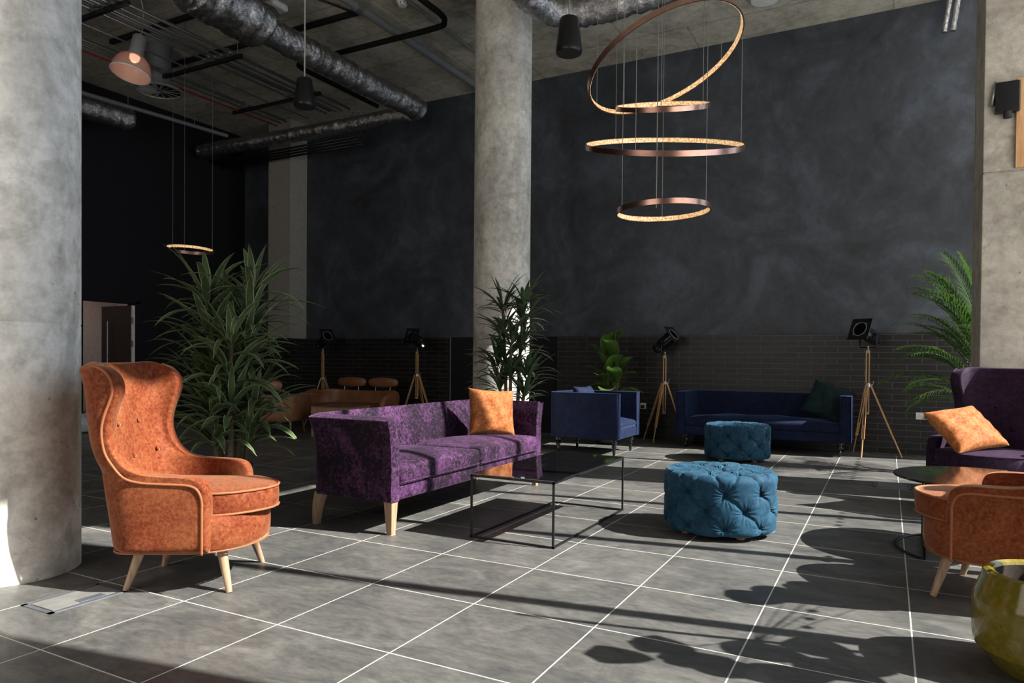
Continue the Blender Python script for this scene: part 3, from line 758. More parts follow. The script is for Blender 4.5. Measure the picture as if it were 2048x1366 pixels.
t = thing('chandelier_canopy', 'round ceiling canopy with the power cable of the ring lights', 'canopy', (c2.x, c2.y, ZC))
mb = MB(); mb.lathe([(.22, 0), (.22, -.04), (0, -.045)], 32); mb.build('plate', M['copper'], t, smooth='angle')
mb = MB(); mb.tube([(-.05, 0, 0), (-.05, 0, c4.z-ZC+.03)], .0045, 6); mb.build('cable', M['wire'], t)

# ------------------------------------------------------------------ wing chair
def wing_chair(name, label, cat, loc, rz, mt, pipe_mt, leg_mt, group=None, k=1.0, wk=1.0, legs=True):
    t = thing(name, label, cat, loc, rz, group)
    prof = [(.19, .205), (.19, .27), (.19, .34), (.19, .41), (.19, .47), (.183, .52), (.165, .55), (.13, .565), (.07, .57), (-.02, .573), (-.10, .58), (-.165, .602), (-.215, .645), (-.25, .71), (-.262, .78), (-.25, .85), (-.225, .915), (-.208, .97), (-.215, 1.025), (-.25, 1.07), (-.31, 1.093)]
    zb = list(np.linspace(.205, .60, 11)) + [.635, .675, .73, .79, .855, .915, .97, 1.025, 1.07, 1.10]
    fb = lambda z: -.285-.155*(z-.2)/.9
    def wid(i):
        z = prof[i][1]; return (.302+.028*max(0, (z-.45)/.65)**1.2)*wk
    shell('shell', prof, zb, fb, wid, 3.0, .085, mt, t, n=24, fcorner=-.10)
    # welt along both outer edges of the arm and wing
    for s in (-1, 1):
        pts = [(f-.03, s*(wid(i)+.043), z-.034 if 4 < i < 12 else z-.02*(3 < i < 14)) for i, (f, z) in enumerate(prof)]
        mb = MB(); mb.tube(smooth_path(pts, 4), .0065, 6); mb.build('piping', pipe_mt, t, smooth=True)
    ww = .30*wk
    base = rrect(-.27, .20, -ww-.025, ww+.025, .07, bow=.165)
    pad('seat_base', base, .20, .375, .0, .03, mt, t)
    outline_tube('piping', rrect(-.29, .20, -ww-.02, ww+.02, .10, bow=.155), .207, .005, pipe_mt, t)
    cu = rrect(-.28, .215, -ww+.035, ww-.035, .045, bow=.20)
    c = pad('seat_cushion', cu, .365, .485, .02, .018, mt, t)
    outline_tube('piping', cu, .478, .0065, pipe_mt, c, .995); outline_tube('piping', cu, .374, .006, pipe_mt, c, .995)
    # buttons on the inner back
    for y, z in ((-.11, .80), (.10, .80), (0, .63), (-.2, .64), (.2, .64)):
        f = fb(z)+.047+.10*abs(y/.30)**3
        mb = MB(); mb.lathe([(0, .008), (.011, .005), (.014, 0)], 14, Matrix.Translation((f, y*wk, z)) @ Matrix.Rotation(math.pi/2, 4, 'Y')); mb.build('button', mt, t, smooth=True)
    for x, y, xb, yb in ((.20, .205, .255, .265), (.20, -.205, .255, -.25), (-.19, .17, -.25, .20), (-.19, -.17, -.25, -.215)):
        cone_leg('leg', (x, y*wk, .215), (xb, yb*wk, 0), .026, .0145, leg_mt, t)
    return t
wc = wing_chair('wing_chair', 'orange velvet wing chair facing the coffee table beside the column', 'armchair', (-3.134, 2.447, 0), math.radians(30.5), M['orange'], M['orange_pipe'], M['oak'], 'orange wing chairs')
dup(wc, (.534, 4.166, 0), math.radians(161.6), 'orange velvet armchair cut by the frame, behind the mustard pot')
wing_chair('wing_chair', 'dark purple velvet wing chair against the concrete pillar', 'armchair', (.70, 6.33, 0), math.radians(-120), M['aubergine'], M['aubergine'], M['walnut'], None, 1, 1.16)

def place_pillow(name, label, w, h, t, mt, loc, rot, seed, group=None):
    o = pillow(name, w, h, t, mt, seed); o.location = loc; o.rotation_euler = rot
    return tag(o, label, 'cushion', group)

# ------------------------------------------------------------------ purple sofa
SX0, SX1, SY0, SY1 = -3.50, -2.77, 3.60, 5.79
t = thing('sofa', 'deep purple crushed velvet sofa with wooden legs', 'sofa', (SX1, (SY0+SY1)/2, 0))
hw = (SY1-SY0)/2-.045; dep = SX1-SX0
zs = [.215, .235, .32, .42, .52, .60, .66, .70, .725, .742, .748]
def flare(z): return .045*max(0, (z-.5)/.25)**1.6
prof = [(-.005-.004*(i > 8), z) for i, z in enumerate(zs)]
shell('shell', prof, zs, lambda z: -dep+.045-flare(z)*1.0, lambda i: hw+flare(zs[i]), 9, .085, M['purple'], t, n=34, fcorner=-.5, crease=.75)
for s in (-1, 1):
    mb = MB(); mb.tube([(-.007, s*(hw+.042+flare(z)), z) for z in zs], .0055, 6); mb.build('piping', M['purple'], t, smooth=True)
pad('seat_base', rrect(-dep+.06, -.012, -hw+.02, hw-.02, .02), .215, .335, 0, .012, M['purple'], t)
wav = lambda x, y: .012*math.sin(5*y+1)+.010*math.sin(9*x+4*y)
for k, (y0, y1) in enumerate(((-hw+.046, -.002), (.002, hw-.046))):
    c = pad('seat_cushion', rrect(-dep+.10, .012, y0, y1, .035), .325, .445, .045, .022, M['purple'], t, sag=lambda x, y: .008*math.sin(7*y+2*x+k))
    outline_tube('piping', rrect(-dep+.10, .014, y0, y1, .035), .333, .005, M['purple'], c)
for x, y, dx, dy in ((-.05, -hw+.01, .012, -.03), (-.05, hw-.01, .012, .03), (-dep+.09, -hw+.01, -.035, -.02), (-dep+.09, hw-.01, -.035, .02)):
    mb = MB(); a, b = .034, .021
    rows = [[(x+dx*q+sx*(a+(b-a)*q), y+dy*q*.4+sy*(a+(b-a)*q), .225*(1-q)) for sx, sy in ((-1, -1), (1, -1), (1, 1), (-1, 1))] for q in (0, .35, .7, 1)]
    rows = [[(p[0]+(.0 if dx > 0 else -.012*math.sin(q*3.1)), p[1], p[2]) for p in r] for r, q in zip(rows, (0, .35, .7, 1))]
    mb.grid(rows, wrap=True); n0 = len(mb.v); mb.f.append((n0-4, n0-1, n0-2, n0-3)); mb.build('leg', M['oak'], t, bevel=.003)
place_pillow('cushion', 'orange velvet cushion on the purple sofa', .45, .43, .075, M['cushion'], (-3.08, 5.42, .455+.215), (math.radians(90-14), math.radians(4), math.radians(52)), 2, 'orange cushions')

# ------------------------------------------------------------------ coffee table
t = thing('coffee_table', 'low black wire frame coffee table with a smoked glass top', 'coffee table', (-2.045, 4.48, 0))
L, W, H, s = 1.265, .585, .40, .012
mb = MB()
for x in (-W/2+s/2, W/2-s/2):
    for y in (-L/2+s/2, L/2-s/2): mb.box((x, y, H/2), (s, s, H))
    for zz in (s/2, H-s/2): mb.box((x, 0, zz), (s, L, s))
for y in (-L/2+s/2, L/2-s/2):
    for zz in (s/2, H-s/2): mb.box((0, y, zz), (W, s, s))
mb.build('frame', M['black_metal'], t)
mb = MB(); mb.box((0, 0, H+.004), (W, L, .008)); mb.build('glass_top', M['black_glass'], t, bevel=.002)

# ------------------------------------------------------------------ tufted ottomans
def ottoman(label, loc, rz, R=.362, H=.415):
    t = thing('ottoman', label, 'ottoman', loc, rz, 'teal tufted ottomans')
    nth = 420; z0 = .035; er = .05
    prof = [(.05, z0), (R-.03, z0), (R-.008, z0+.008)] + [(R, z) for z in np.linspace(z0+.03, H-er, 84)]
    prof += [(R-er+er*math.cos(a), H-er+er*math.sin(a)) for a in np.linspace(.08, math.pi/2, 16)]
    prof += [(r, H+.012*(1-(r/(R-er))**2)) for r in np.linspace(R-er-.006, .004, 64)]
    prof = np.array(prof); d = np.gradient(prof, axis=0); nrm = np.c_[d[:, 1], -d[:, 0]]; nrm /= np.linalg.norm(nrm, axis=1)[:, None]+1e-9
    th = np.linspace(0, 2*np.pi, nth, endpoint=False)
    P = np.stack([prof[:, 0][:, None]*np.cos(th), prof[:, 0][:, None]*np.sin(th), np.repeat(prof[:, 1][:, None], nth, 1)], -1).reshape(-1, 3)
    Nn = np.stack([nrm[:, 0][:, None]*np.cos(th), nrm[:, 0][:, None]*np.sin(th), np.repeat(nrm[:, 1][:, None], nth, 1)], -1).reshape(-1, 3)
    B, S = [], []; nb = 9
    rows = [(.075, 0), (.185, .5), (.295, 0)]
    P3 = lambda a, z: np.array([R*math.cos(a), R*math.sin(a), z])
    da = 2*math.pi/nb
    for z, o in rows: B += [P3((k+o)*da, z) for k in range(nb)]
    for k in range(nb):
        for q in range(2):
            za, oa = rows[q]; zb, ob = rows[q+1]
            S += [(P3((k+oa)*da, za), P3((k+oa+.5)*da, zb)), (P3((k+oa)*da, za), P3((k+oa-.5)*da, zb))]
        S.append((P3(k*da, .075), P3(k*da, z0)))
    tops = []
    for k in range(nb): tops.append(np.array([.255*math.cos((k+.5)*da), .255*math.sin((k+.5)*da), H+.004]))
    inner = [np.array([.125*math.cos(k*2*math.pi/5), .125*math.sin(k*2*math.pi/5), H+.01]) for k in range(5)]; cen = np.array([0, 0, H+.012])
    edge = lambda a: np.array([(R-.012)*math.cos(a), (R-.012)*math.sin(a), H-.014])
    for k in range(nb):
        for s in (-.5, .5):
            a0, a1 = k*da, (k+s)*da; e = edge(a0*.5+a1*.5); S += [(P3(a0, .295), e), (e, tops[(k if s > 0 else k-1) % nb])]
        ds = sorted(inner, key=lambda q: np.linalg.norm(q-tops[k]))[:2]; S += [(tops[k], q) for q in ds]
    S += [(q, cen) for q in inner]; B += tops+inner+[cen]
    B = np.array(B)
    disp = np.full(len(P), .006); db = np.full(len(P), 9.); phi = np.zeros(len(P))
    for b in B:
        v = P-b; dd = np.linalg.norm(v, axis=1); k = dd < db; db[k] = dd[k]
        tz = np.where(np.abs(Nn[:, 2:3]) > .7, np.array([[1., 0, 0]]), np.array([[0, 0, 1.]])); tx = np.cross(Nn, tz)
        ph = np.arctan2((v*tz).sum(1), (v*tx).sum(1)); phi[k] = ph[k]
    ds = np.full(len(P), 9.)
    for a, b in S:
        ab = b-a; u = np.clip(((P-a)@ab)/(ab@ab), 0, 1); ds = np.minimum(ds, np.linalg.norm(P-(a+u[:, None]*ab), axis=1))
    disp -= .028*np.exp(-(db/.040)**1.3)+.018*np.exp(-(db/.014)**2)
    disp -= .0135*np.exp(-(ds/.010)**1.4)
    disp += .0058*np.sin(phi*15+np.sin(phi*3)*1.5)*np.exp(-(db/.055)**2)*(1-np.exp(-(db/.012)**2))
    V = P+Nn*disp[:, None]
    mb = MB(); mb.grid(V.reshape(len(prof), nth, 3).tolist(), wrap=True); mb.build('upholstery', M['teal'], t, smooth=True)
    mb = MB()
    for b in B:
        r = Vector(b)-Vector((0, 0, b[2])); nn = Vector((0, 0, 1)) if b[2] > .35 else r.normalized()
        q = nn.to_track_quat('Z', 'Y').to_matrix().to_4x4(); mb.lathe([(0, .006), (.006, .004), (.0085, 0)], 10, Matrix.Translation(Vector(b)-nn*.038) @ q)
    mb.build('tufting_button', M['teal'], t, smooth=True)
    for k in range(4):
        a = math.radians(35+90*k); mb = MB(); mb.lathe([(0, 0), (.024, 0), (.03, .012), (.03, .045)], 18, Matrix.Translation((.25*math.cos(a), .25*math.sin(a), 0))); mb.build('foot', M['oak'], t, smooth='angle')
    return t
ot = ottoman('round teal velvet tufted ottoman nearest the coffee table', (-.985, 4.84, 0), math.radians(8))
dup(ot, (-1.53, 8.45, 0), math.radians(23), 'round teal velvet tufted ottoman before the navy sofa')

# ------------------------------------------------------------------ navy armchair and sofa
def boxy(name, label, cat, loc, rz, width, depth, H, zb0, thick, legkind, group=None, seatf=.0):
    t = thing(name, label, cat, loc, rz, group)
    hw = width/2-thick/2; zs = [zb0, zb0+.02, zb0+.12, zb0+.25, H-.2, H-.1, H-.04, H-.012, H]
    shell('shell', [(-.004, z) for z in zs], zs, lambda z: -depth+thick/2, lambda i: hw, 12, thick, M['navy'], t, n=36, fcorner=-.3, crease=.7)
    mb = MB()
    for s in (-1, 1):
        for q in (-1, 1): mb.tube([(-.003, s*hw+q*thick*.46, z) for z in (zb0+.01, H-.008)], .006, 6)
        mb.tube([(-.003, s*hw-thick*.46, H-.006), (-.003, s*hw+thick*.46, H-.006)], .006, 6)
    split(mb, 'piping', M['navy'], t, smooth=True)
    pad('seat_base', rrect(-depth+.05, -.004, -hw+.03, hw-.03, .02), zb0, zb0+.12, 0, .012, M['navy'], t)
    pad('seat_cushion', rrect(-depth+.12, .004, -hw+thick*.45, hw-thick*.45, .03), zb0+.11, .40, .05, .035, M['navy'], t, sag=lambda x, y: .010*math.sin(11*y)*math.sin(12*x) if width > 1.2 else 0)
    # tufted inner back and arm faces
    for s in (-1, 1):
        for x in (-.18, -.42):
            for z in (.48, .62):
                mb = MB(); mb.lathe([(0, .008), (.010, .005), (.013, 0)], 12, Matrix.Translation((x, s*(hw-thick/2-.001), z)) @ Matrix.Rotation(s*math.pi/2, 4, 'X')); mb.build('button', M['navy'], t, smooth=True)
    for x, y in ((-.075, hw-.06), (-.075, -hw+.06), (-depth+.10, hw-.06), (-depth+.10, -hw+.06)):
        if legkind == 'turned':
            mb = MB(); mb.lathe([(0, 0), (.012, 0), (.015, .01), (.022, .075), (.018, .09), (.030, .10), (.030, .112), (.02, .12), (.036, .145), (.040, .165), (.036, .19), (.036, zb0+.01)], 20, Matrix.Translation((x, y, 0))); mb.build('leg', M['black_gloss'], t, smooth='angle')
        else:
            mb = MB(); mb.lathe([(.028, .09), (.032, .11), (.022, .13), (.03, .15), (.03, zb0+.01)], 18, Matrix.Translation((x, y, 0))); mb.box((x, y, .085), (.05, .03, .03)); lg = mb.build('leg', M['black_gloss'], t, smooth='angle')
            mb = MB(); mb.lathe([(0, -.014), (.038, -.014), (.042, -.008), (.042, .008), (.038, .014), (0, .014)], 20, Matrix.Translation((x+.015, y, .042)) @ Matrix.Rotation(math.pi/2, 4, 'X')); mb.build('caster', M['black_gloss'], lg, smooth='angle')
    return t
boxy('navy_armchair', 'square navy velvet armchair on black turned legs', 'armchair', (-2.78, 8.27, 0), 0, .84, .90, .745, .20, .115, 'turned')
place_pillow('cushion', 'dark navy cushion inside the navy armchair', .42, .42, .07, M['navy'], (-3.34, 8.30, .62), (math.radians(90-22), 0, math.radians(80)), 6)
boxy('navy_sofa', 'low navy velvet sofa on casters against the brick dado', 'sofa', (-1.42, 9.27, 0), math.radians(-90), 2.10, .70, .735, .17, .13, 'caster')
place_pillow('cushion', 'bottle green cushion at one end of the navy sofa', .52, .48, .07, M['green'], (-.66, 9.62, .64), (math.radians(90-24), math.radians(20), math.radians(-8)), 8)

# ------------------------------------------------------------------ round side table
p = at_z(1985, 960, .51); TX_, TY_ = .52, 5.02
t = thing('side_table', 'round side table with dark glass top before the purple wing chair', 'side table', (.50, 5.03, 0))
RT = .46; HT = .455
mb = MB(); mb.lathe([(0, HT-.012), (RT, HT-.012), (RT+.004, HT-.006), (RT, HT), (0, HT)], 64); mb.build('top', M['bronze_glass'], t, smooth='angle')
mb = MB()
arc = [(.445*math.cos(a), .445*math.sin(a), .007) for a in np.linspace(math.radians(130), math.radians(228), 24)]
mb.tube(arc, .007, 8); mb.tube([arc[0], arc[-1]], .007, 8)
for q in (0, 12, 23): mb.tube([arc[q], (arc[q][0], arc[q][1], HT-.012)] if q != 12 else [arc[q], (arc[q][0]*.98, arc[q][1]*.98, .012)], .006, 8)
mb.build('stand', M['black_metal'], t, smooth=True)

# cushion on the wing chair
ex = (R_*.41+U_*.045-B_*.10).normalized(); ey = -(R_*.14-U_*.26+B_*.26).normalized(); ey = (ey-ex*ey.dot(ex)).normalized(); ez = ex.cross(ey)
place_pillow('cushion', 'rust velvet cushion leaning in the dark purple wing chair', .47, .42, .07, M['cushion'], at_d(1931, 858, 5.26), Matrix((ex, ey, ez)).transposed().to_euler(), 4, 'orange cushions')

# ------------------------------------------------------------------ tripod spotlights
def tripod(label, x, y, top, collar, low, feet, yaw, pitch, lit=False):
    t = thing('tripod_spotlight', label, 'floor lamp', (x, y, 0), 0, 'tripod spotlights')
    mb = MB()
    for s in (-1, 1): mb.box((s*.016, 0, (top+low)/2), (.012, .022, top-low))
    mb.box((0, 0, top-.02), (.044, .024, .03)); mb.box((0, 0, low+.012), (.044, .024, .024)); mb.build('mast', M['pine'], t)
    mb = MB(); mb.tube([(0, 0, top), (0, 0, top+.05)], .012, 10); mb.lathe([(.018, top+.01), (.024, top+.015), (.018, top+.022)], 14); mb.build('pin', M['steel'], t)
    mb = MB(); mb.lathe([(.03, collar-.03), (.036, collar-.02), (.036, collar+.015), (.03, collar+.025)], 18); mb.tube([(.03, 0, collar), (.055, 0, collar+.005)], .007, 8); mb.tube([(.055, 0, collar-.01), (.066, 0, collar+.05)], .004, 6); mb.build('collar', M['steel'], t)
    for fx, fy in feet:
        a = Vector((fx, fy, 0)).normalized()*.035+Vector((0, 0, collar)); b = Vector((fx, fy, 0)); mdl = a+(b-a)*.74
        side = (b-a).cross(Vector((0, 0, 1))).normalized()*.013
        mb = MB(); mb.bar(a+side, mdl+side, .009, .018); mb.bar(a-side, mdl-side, .009, .018); mb.bar(mdl-(b-a)*.02-side*1.3, mdl-(b-a)*.02+side*1.3, .018); lg = mb.build('leg', M['pine'], t)
        mb = MB(); mb.tube([a+(b-a)*.55, b*.985+a*.015, b], [.009, .009, .004], 10); mb.build('spike', M['pine'], lg)
    # head
    hz = top+.19; Rm = Matrix.Translation((0, 0, hz)) @ Matrix.Rotation(yaw, 4, 'Z') @ Matrix.Rotation(-pitch, 4, 'Y')   # head points along local +x
    X = Rm @ Matrix.Rotation(math.pi/2, 4, 'Y')
    mb = MB(); mb.lathe([(0, -.19), (.055, -.19), (.068, -.17), (.068, -.14), (.078, -.135), (.078, -.10), (.072, -.095), (.085, -.06), (.085, .06), (.09, .065), (.09, .10), (.082, .105), (.082, .16), (.076, .16), (.072, .10), (.06, .02), (0, .02)], 28, X); hd = mb.build('lamp_head', M['black_gloss'], t, smooth='angle')
    mb = MB()
    for k in range(10):
        w = 2*math.pi*k/10; mb.box(X @ Vector((.079*math.cos(w), .079*math.sin(w), -.118)), (.012, .012, .012))
    split(mb, 'cooling_fin', M['black_metal'], hd)
    mb = MB()
    fw = .135; pl = []
    for sx, sy, dx, dy in ((-1, 0, .055, .27), (1, 0, .055, .27), (0, -1, .16, .055), (0, 1, .16, .055)):
        mb.box(X @ Vector((sx*.108, sy*.108, .165)), (dx, dy, .006), X.to_3x3())
    split(mb, 'barn_plate', M['black_metal'], hd)
    mb = MB(); mb.tube([X @ Vector((.085*math.cos(w), .085*math.sin(w), .17)) for w in np.linspace(0, 2*math.pi, 28, endpoint=False)], .004, 6, closed=True); mb.build('lens_ring', M['grey_plastic'], hd, smooth=True)
    Y = Matrix.Translation((0, 0, hz)) @ Matrix.Rotation(yaw, 4, 'Z')
    mb = MB(); mb.tube([Y @ Vector(q) for q in ((0, -.11, 0), (0, -.11, -.13), (0, -.10, -.155), (0, .10, -.155), (0, .11, -.13), (0, .11, 0))], .008, 8)
    for s in (-1, 1): mb.tube([Y @ Vector((0, s*.085, 0)), Y @ Vector((0, s*.125, 0))], .014, 10)
    mb.build('yoke', M['black_metal'], t, smooth=True)
    if lit:
        mb = MB(); mb.lathe([(0, .012), (.009, .009), (.012, 0), (.009, -.009), (0, -.012)], 12, Matrix.Translation(X @ Vector((.02, .02, -.20)))); mb.build('bulb', M['flare'], hd, smooth=True)
    return t
tripod('wooden tripod spotlight between the navy sofa and the double socket', -.215, 9.58, 1.285, .865, .51, ((-.05, -.26), (.38, .0), (-.16, .32)), math.radians(235), math.radians(22))
tripod('wooden tripod spotlight between the navy armchair and the navy sofa', -2.745, 9.70, 1.21, .83, .40, ((-.10, -.18), (.30, .05), (-.33, .10)), math.radians(-12), math.radians(38))
tripod('lit wooden tripod spotlight behind the middle of the purple sofa', -6.81, 9.50, 1.255, .87, .48, ((-.33, -.05), (.33, .05), (.0, .28)), math.radians(165), math.radians(24), True)
tripod('wooden tripod spotlight beside the painted pilaster', -8.80, 9.45, 1.25, .78, .47, ((-.20, -.2), (.42, -.02), (-.1, .3)), math.radians(-15), math.radians(30))
mb = MB(); mb.tube(smooth_path([(-.22, 9.75, .05), (-.12, 9.78, .012), (.05, 9.85, .006), (.25, 9.9, .006), (.40, 9.95, .006), (.435, 9.97, .15), (.43, 9.985, .45)], 6), .004, 6)
tag(mb.build('power_lead', M['black_metal'], None, smooth=True), 'thin black lead from the double socket to the tripod', 'cable')

# ------------------------------------------------------------------ tan leather seats and light-wood table
def leather_seat(name, label, cat, loc, rz, width, depth, heads):
    t = thing(name, label, cat, loc, rz); hw = width/2-.05
    prof = [(.0, .20), (.02, .28), (.03, .38), (.02, .46), (-.02, .53), (-.10, .565), (-.22, .585), (-.34, .595)]
    zb = [.20, .28, .36, .44, .50, .55, .585, .60]
    shell('shell', prof, zb, lambda z: -depth+.06-.10*(z-.2), lambda i: hw+.035*math.sin(i/7*3.1)-.02, 3.4, .10, M['leather'], t, n=24, fcorner=-.2)
    pad('seat', rrect(-depth+.08, .03, -hw+.04, hw-.04, .08), .22, .39, .03, .05, M['leather'], t)
    for k in range(heads):
        y = (k-(heads-1)/2)*(.62); w = .29 if heads > 1 else .27
        mb = MB(); rows = []
        for zz in np.linspace(-1, 1, 12):
            s = math.sqrt(max(0, 1-zz*zz))**.8; rows.append([(-depth-.02+.05*s*math.cos(a), y+w*(max(s, .02))**.5*math.sin(a)*(1 if True else 1), .735+.085*zz) for a in np.linspace(0, 2*math.pi, 24, endpoint=False)])
        mb.grid(rows, wrap=True); h = mb.build('headrest', M['leather'], t, smooth=True, sub=1)
        mb = MB()
        for s in (-.14, .14): mb.tube([(-depth+.0, y+s, .57), (-depth-.02, y+s, .70)], .006, 8)
        mb.build('stem', M['steel'], h)
    for x, y in ((-.08, hw-.06), (-.08, -hw+.06), (-depth+.14, hw-.08), (-depth+.14, -hw+.08)):
        cone_leg('leg', (x, y, .22), (x+(.05 if x > -.2 else -.05), y*1.06, 0), .018, .011, M['walnut'], t, 10)
    return t
leather_seat('leather_armchair', 'tan leather tub chair with a headrest, turned away behind the dracaena', 'armchair', (-8.25, 7.95, 0), math.radians(118), .92, .74, 1)
leather_seat('leather_sofa', 'tan leather two seat sofa with two headrests by the brick dado', 'sofa', (-7.66, 8.62, 0), math.radians(-84), 1.60, .74, 2)
t = thing('low_table', 'low light wood table between the tan leather seats', 'table', at_z(682, 812, .43), math.radians(10)); t.location.z = 0; t.scale.z = 1.05
mb = MB(); mb.box((0, 0, .405), (.62, .60, .015)); mb.build('top', M['walnut'], t)
mb = MB()
for s in (-1, 1): mb.box((0, s*.29, .34), (.62, .02, .12)); mb.box((s*.30, 0, .34), (.02, .58, .12))
mb.build('apron', M['oak'], t)
for x in (-.285, .285):
    for y in (-.275, .275): mb = MB(); mb.box((x, y, .2), (.04, .04, .40)); mb.build('leg', M['oak'], t)

# bag behind the column
rnd = random.Random(11); mb = MB(); rows = []
for i in range(9):
    z = i/8; rows.append([((.20-.05*z)*math.cos(a)*(1+.12*math.sin(3*a+5*z)), (.20-.05*z)*math.sin(a)*(1+.10*math.cos(4*a+7*z)), .26*z+.03*math.sin(2*a+z*4)*z) for a in np.linspace(0, 2*math.pi, 28, endpoint=False)])
rows.append([(0, 0, .25)]*28); mb.grid(rows, wrap=True); mb.f.append(tuple(range(28))[::-1]); o = mb.build('plastic_bag', M['bag'], None, smooth=True)
p = at_d(166, 850, 10.6); o.location = (p.x, p.y, .01); tag(o, 'crumpled pale blue plastic bag on the floor by the column', 'bag')

# ------------------------------------------------------------------ plants
def strap_leaf(mb, base, dirv, length, width, droop, rnd, fold=.35, segs=8, twist=0, tip=.0, wmax=.35):
    d = Vector(dirv).normalized(); p = Vector(base); step = length/segs; rows, uvs = [], []
    side0 = d.cross(Vector((0, 0, 1)))
    if side0.length < .05: side0 = Vector((1, 0, 0))
    side0.normalize()
    for i in range(segs+1):
        s = i/segs
        w = width*(min(1, (s/wmax)**.6*.75+.25) if s < wmax else max(0, 1-((s-wmax)/(1-wmax))**1.8))*.5
        up = side0.cross(d).normalized(); sd = side0
        if twist: sd = (Matrix.Rotation(twist*s, 3, d) @ side0); up = sd.cross(d).normalized()
        rows.append([p-sd*w+up*w*fold, p, p+sd*w+up*w*fold]); uvs += [(0, s), (.5, s), (1, s)]
        p = p+d*step
        d = (d+Vector((0, 0, -droop*step*(.5+1.2*s)/length*1.0))).normalized()
        side0 = (side0-d*side0.dot(d)).normalized()
    mb.grid(rows, uvs)

def dracaena(label, loc, canes, leaves, llen, lwid, mt, seed, pot_r, pot_h, spread):
    t = thing('potted_dracaena', label, 'plant', loc); rnd = random.Random(seed)
    mb = MB(); mb.lathe([(0, 0), (pot_r*.8, 0), (pot_r, .03), (pot_r, pot_h), (pot_r-.02, pot_h), (pot_r-.02, pot_h-.04)], 32); mb.build('planter', M['pot_dark'], t, smooth='angle')
    mb = MB(); mb.lathe([(0, pot_h-.035), (pot_r-.018, pot_h-.04)], 24); mb.build('soil', M['soil'], t)
    fol = MB()
    for (x, y, h, lx, ly, tiers) in canes:
        mb = MB(); pts = smooth_path([(x, y, pot_h-.05), (x+lx*.4, y+ly*.4, pot_h+(h-pot_h)*.5), (x+lx, y+ly, h)], 5); mb.tube(pts, [.022-.008*i/len(pts) for i in range(len(pts))], 9); mb.build('cane', M['cane'], t, smooth=True)
        for z in tiers:
            q = (z-pot_h)/(h-pot_h); bx, by = x+lx*q, y+ly*q
            for k in range(leaves):
                a = k*2.39996+rnd.uniform(-.3, .3); el = rnd.uniform(.15, 1.25)*(1 if rnd.random() > .12 else .3)
                zz = z+.10*(k/leaves-.5)+.06*math.sin(el)
                ln = llen*rnd.uniform(.75, 1.2)
                strap_leaf(fol, (bx+.02*math.cos(a), by+.02*math.sin(a), zz), (math.cos(a)*math.cos(el), math.sin(a)*math.cos(el), math.sin(el)), ln, lwid*rnd.uniform(.8, 1.2), rnd.uniform(.5, 1.5)*spread, rnd, twist=rnd.uniform(-.5, .5))
    fol.build('foliage', mt, t, smooth=True)
    return t
dracaena('tall striped dracaena behind the orange wing chair', (-4.28, 3.62, 0),
         [(-.06, -.05, 1.55, -.06, -.05, (.98, 1.25, 1.50)), (.06, .02, 1.60, .10, .05, (1.10, 1.34, 1.55)), (-.02, .08, 1.42, -.14, .06, (.90, 1.15, 1.38)), (.10, -.07, 1.22, .12, -.10, (.72, .97, 1.18)), (-.10, .02, .92, -.10, -.02, (.50, .68, .87)), (.07, .08, .80, .10, .02, (.48, .64, .78)), (0, -.10, .74, 0, -.06, (.50, .70))],
         23, .44, .054, M['drac'], 21, .17, .34, 1.0)
dracaena('dark green dracaena in front of the far round column', (-3.53, 6.63, 0),
         [(-.05, 0, 1.68, -.06, 0, (1.10, 1.38, 1.66)), (.05, .03, 1.70, .07, .0, (1.22, 1.50, 1.68)), (.02, -.06, 1.30, .03, -.05, (.95, 1.28)), (.09, 0, .95, .10, .0, (.72, .93)), (-.09, .02, 1.05, -.10, .0, (.80, 1.03))],
         25, .36, .046, M['drac_dark'], 5, .17, .34, 1.0)

def broad_leaf(mb, base, dirv, upv, length, width, cup=.12, wav=.02, droop=.5, ph=0):
    d = Vector(dirv).normalized(); side = d.cross(Vector(upv)).normalized(); p = Vector(base); rows, uvs = [], []; n = 9
    for i in range(n+1):
        s = i/n; w = width*.5*(math.sin(math.pi*min(1, s**.75*.92+.04))**.8)*(.55+.75*s if s < .7 else 1.075-.2*(s-.7)); w = max(w, .004)
        up = side.cross(d).normalized(); r = []
        for j, c in enumerate((-1, -.6, 0, .6, 1)):
            r.append(p+side*w*c+up*(cup*w*(abs(c)**1.5)*1.5+wav*math.sin(9*s+3*c+ph)*abs(c))); uvs.append(((c+1)/2, s))
        rows.append(r); p = p+d*(length/n); d = (d+Vector((0, 0, -droop/n))).normalized(); side = (side-d*side.dot(d)).normalized()
    mb.grid(rows, uvs)

# fiddle leaf fig behind the navy armchair
t = thing('potted_fig', 'broad leaved fig plant behind the navy armchair', 'plant', (-3.36, 9.14, 0))
mb = MB(); mb.lathe([(0, 0), (.13, 0), (.16, .03), (.16, .30), (.14, .30), (.14, .27)], 28); mb.build('planter', M['pot_dark'], t, smooth='angle')
mb = MB(); mb.lathe([(0, .27), (.142, .27)], 20); mb.build('soil', M['soil'], t)
rnd = random.Random(9); fol = MB()
for k, (x, y) in enumerate(((-.04, 0), (.04, .02), (.0, -.03), (.08, 0))):
    h = (1.22, 1.28, 1.05, 1.0)[k]
    mb = MB(); mb.tube([(x, y, .25), (x*1.4, y, .7), (x*1.8, y*1.5, h)], [.011, .009, .006], 8); mb.build('stem', M['cane'], t, smooth=True)
    for q in range(6):
        z = .58+(h-.58)*q/5; a = q*2.4+k*1.3; el = .35+.9*q/5
        broad_leaf(fol, (x*1.5, y, z), (math.cos(a)*math.cos(el), math.sin(a)*math.cos(el), math.sin(el)), (0, 0, 1), rnd.uniform(.34, .42), rnd.uniform(.22, .28), .25, .014, 1.0, q)
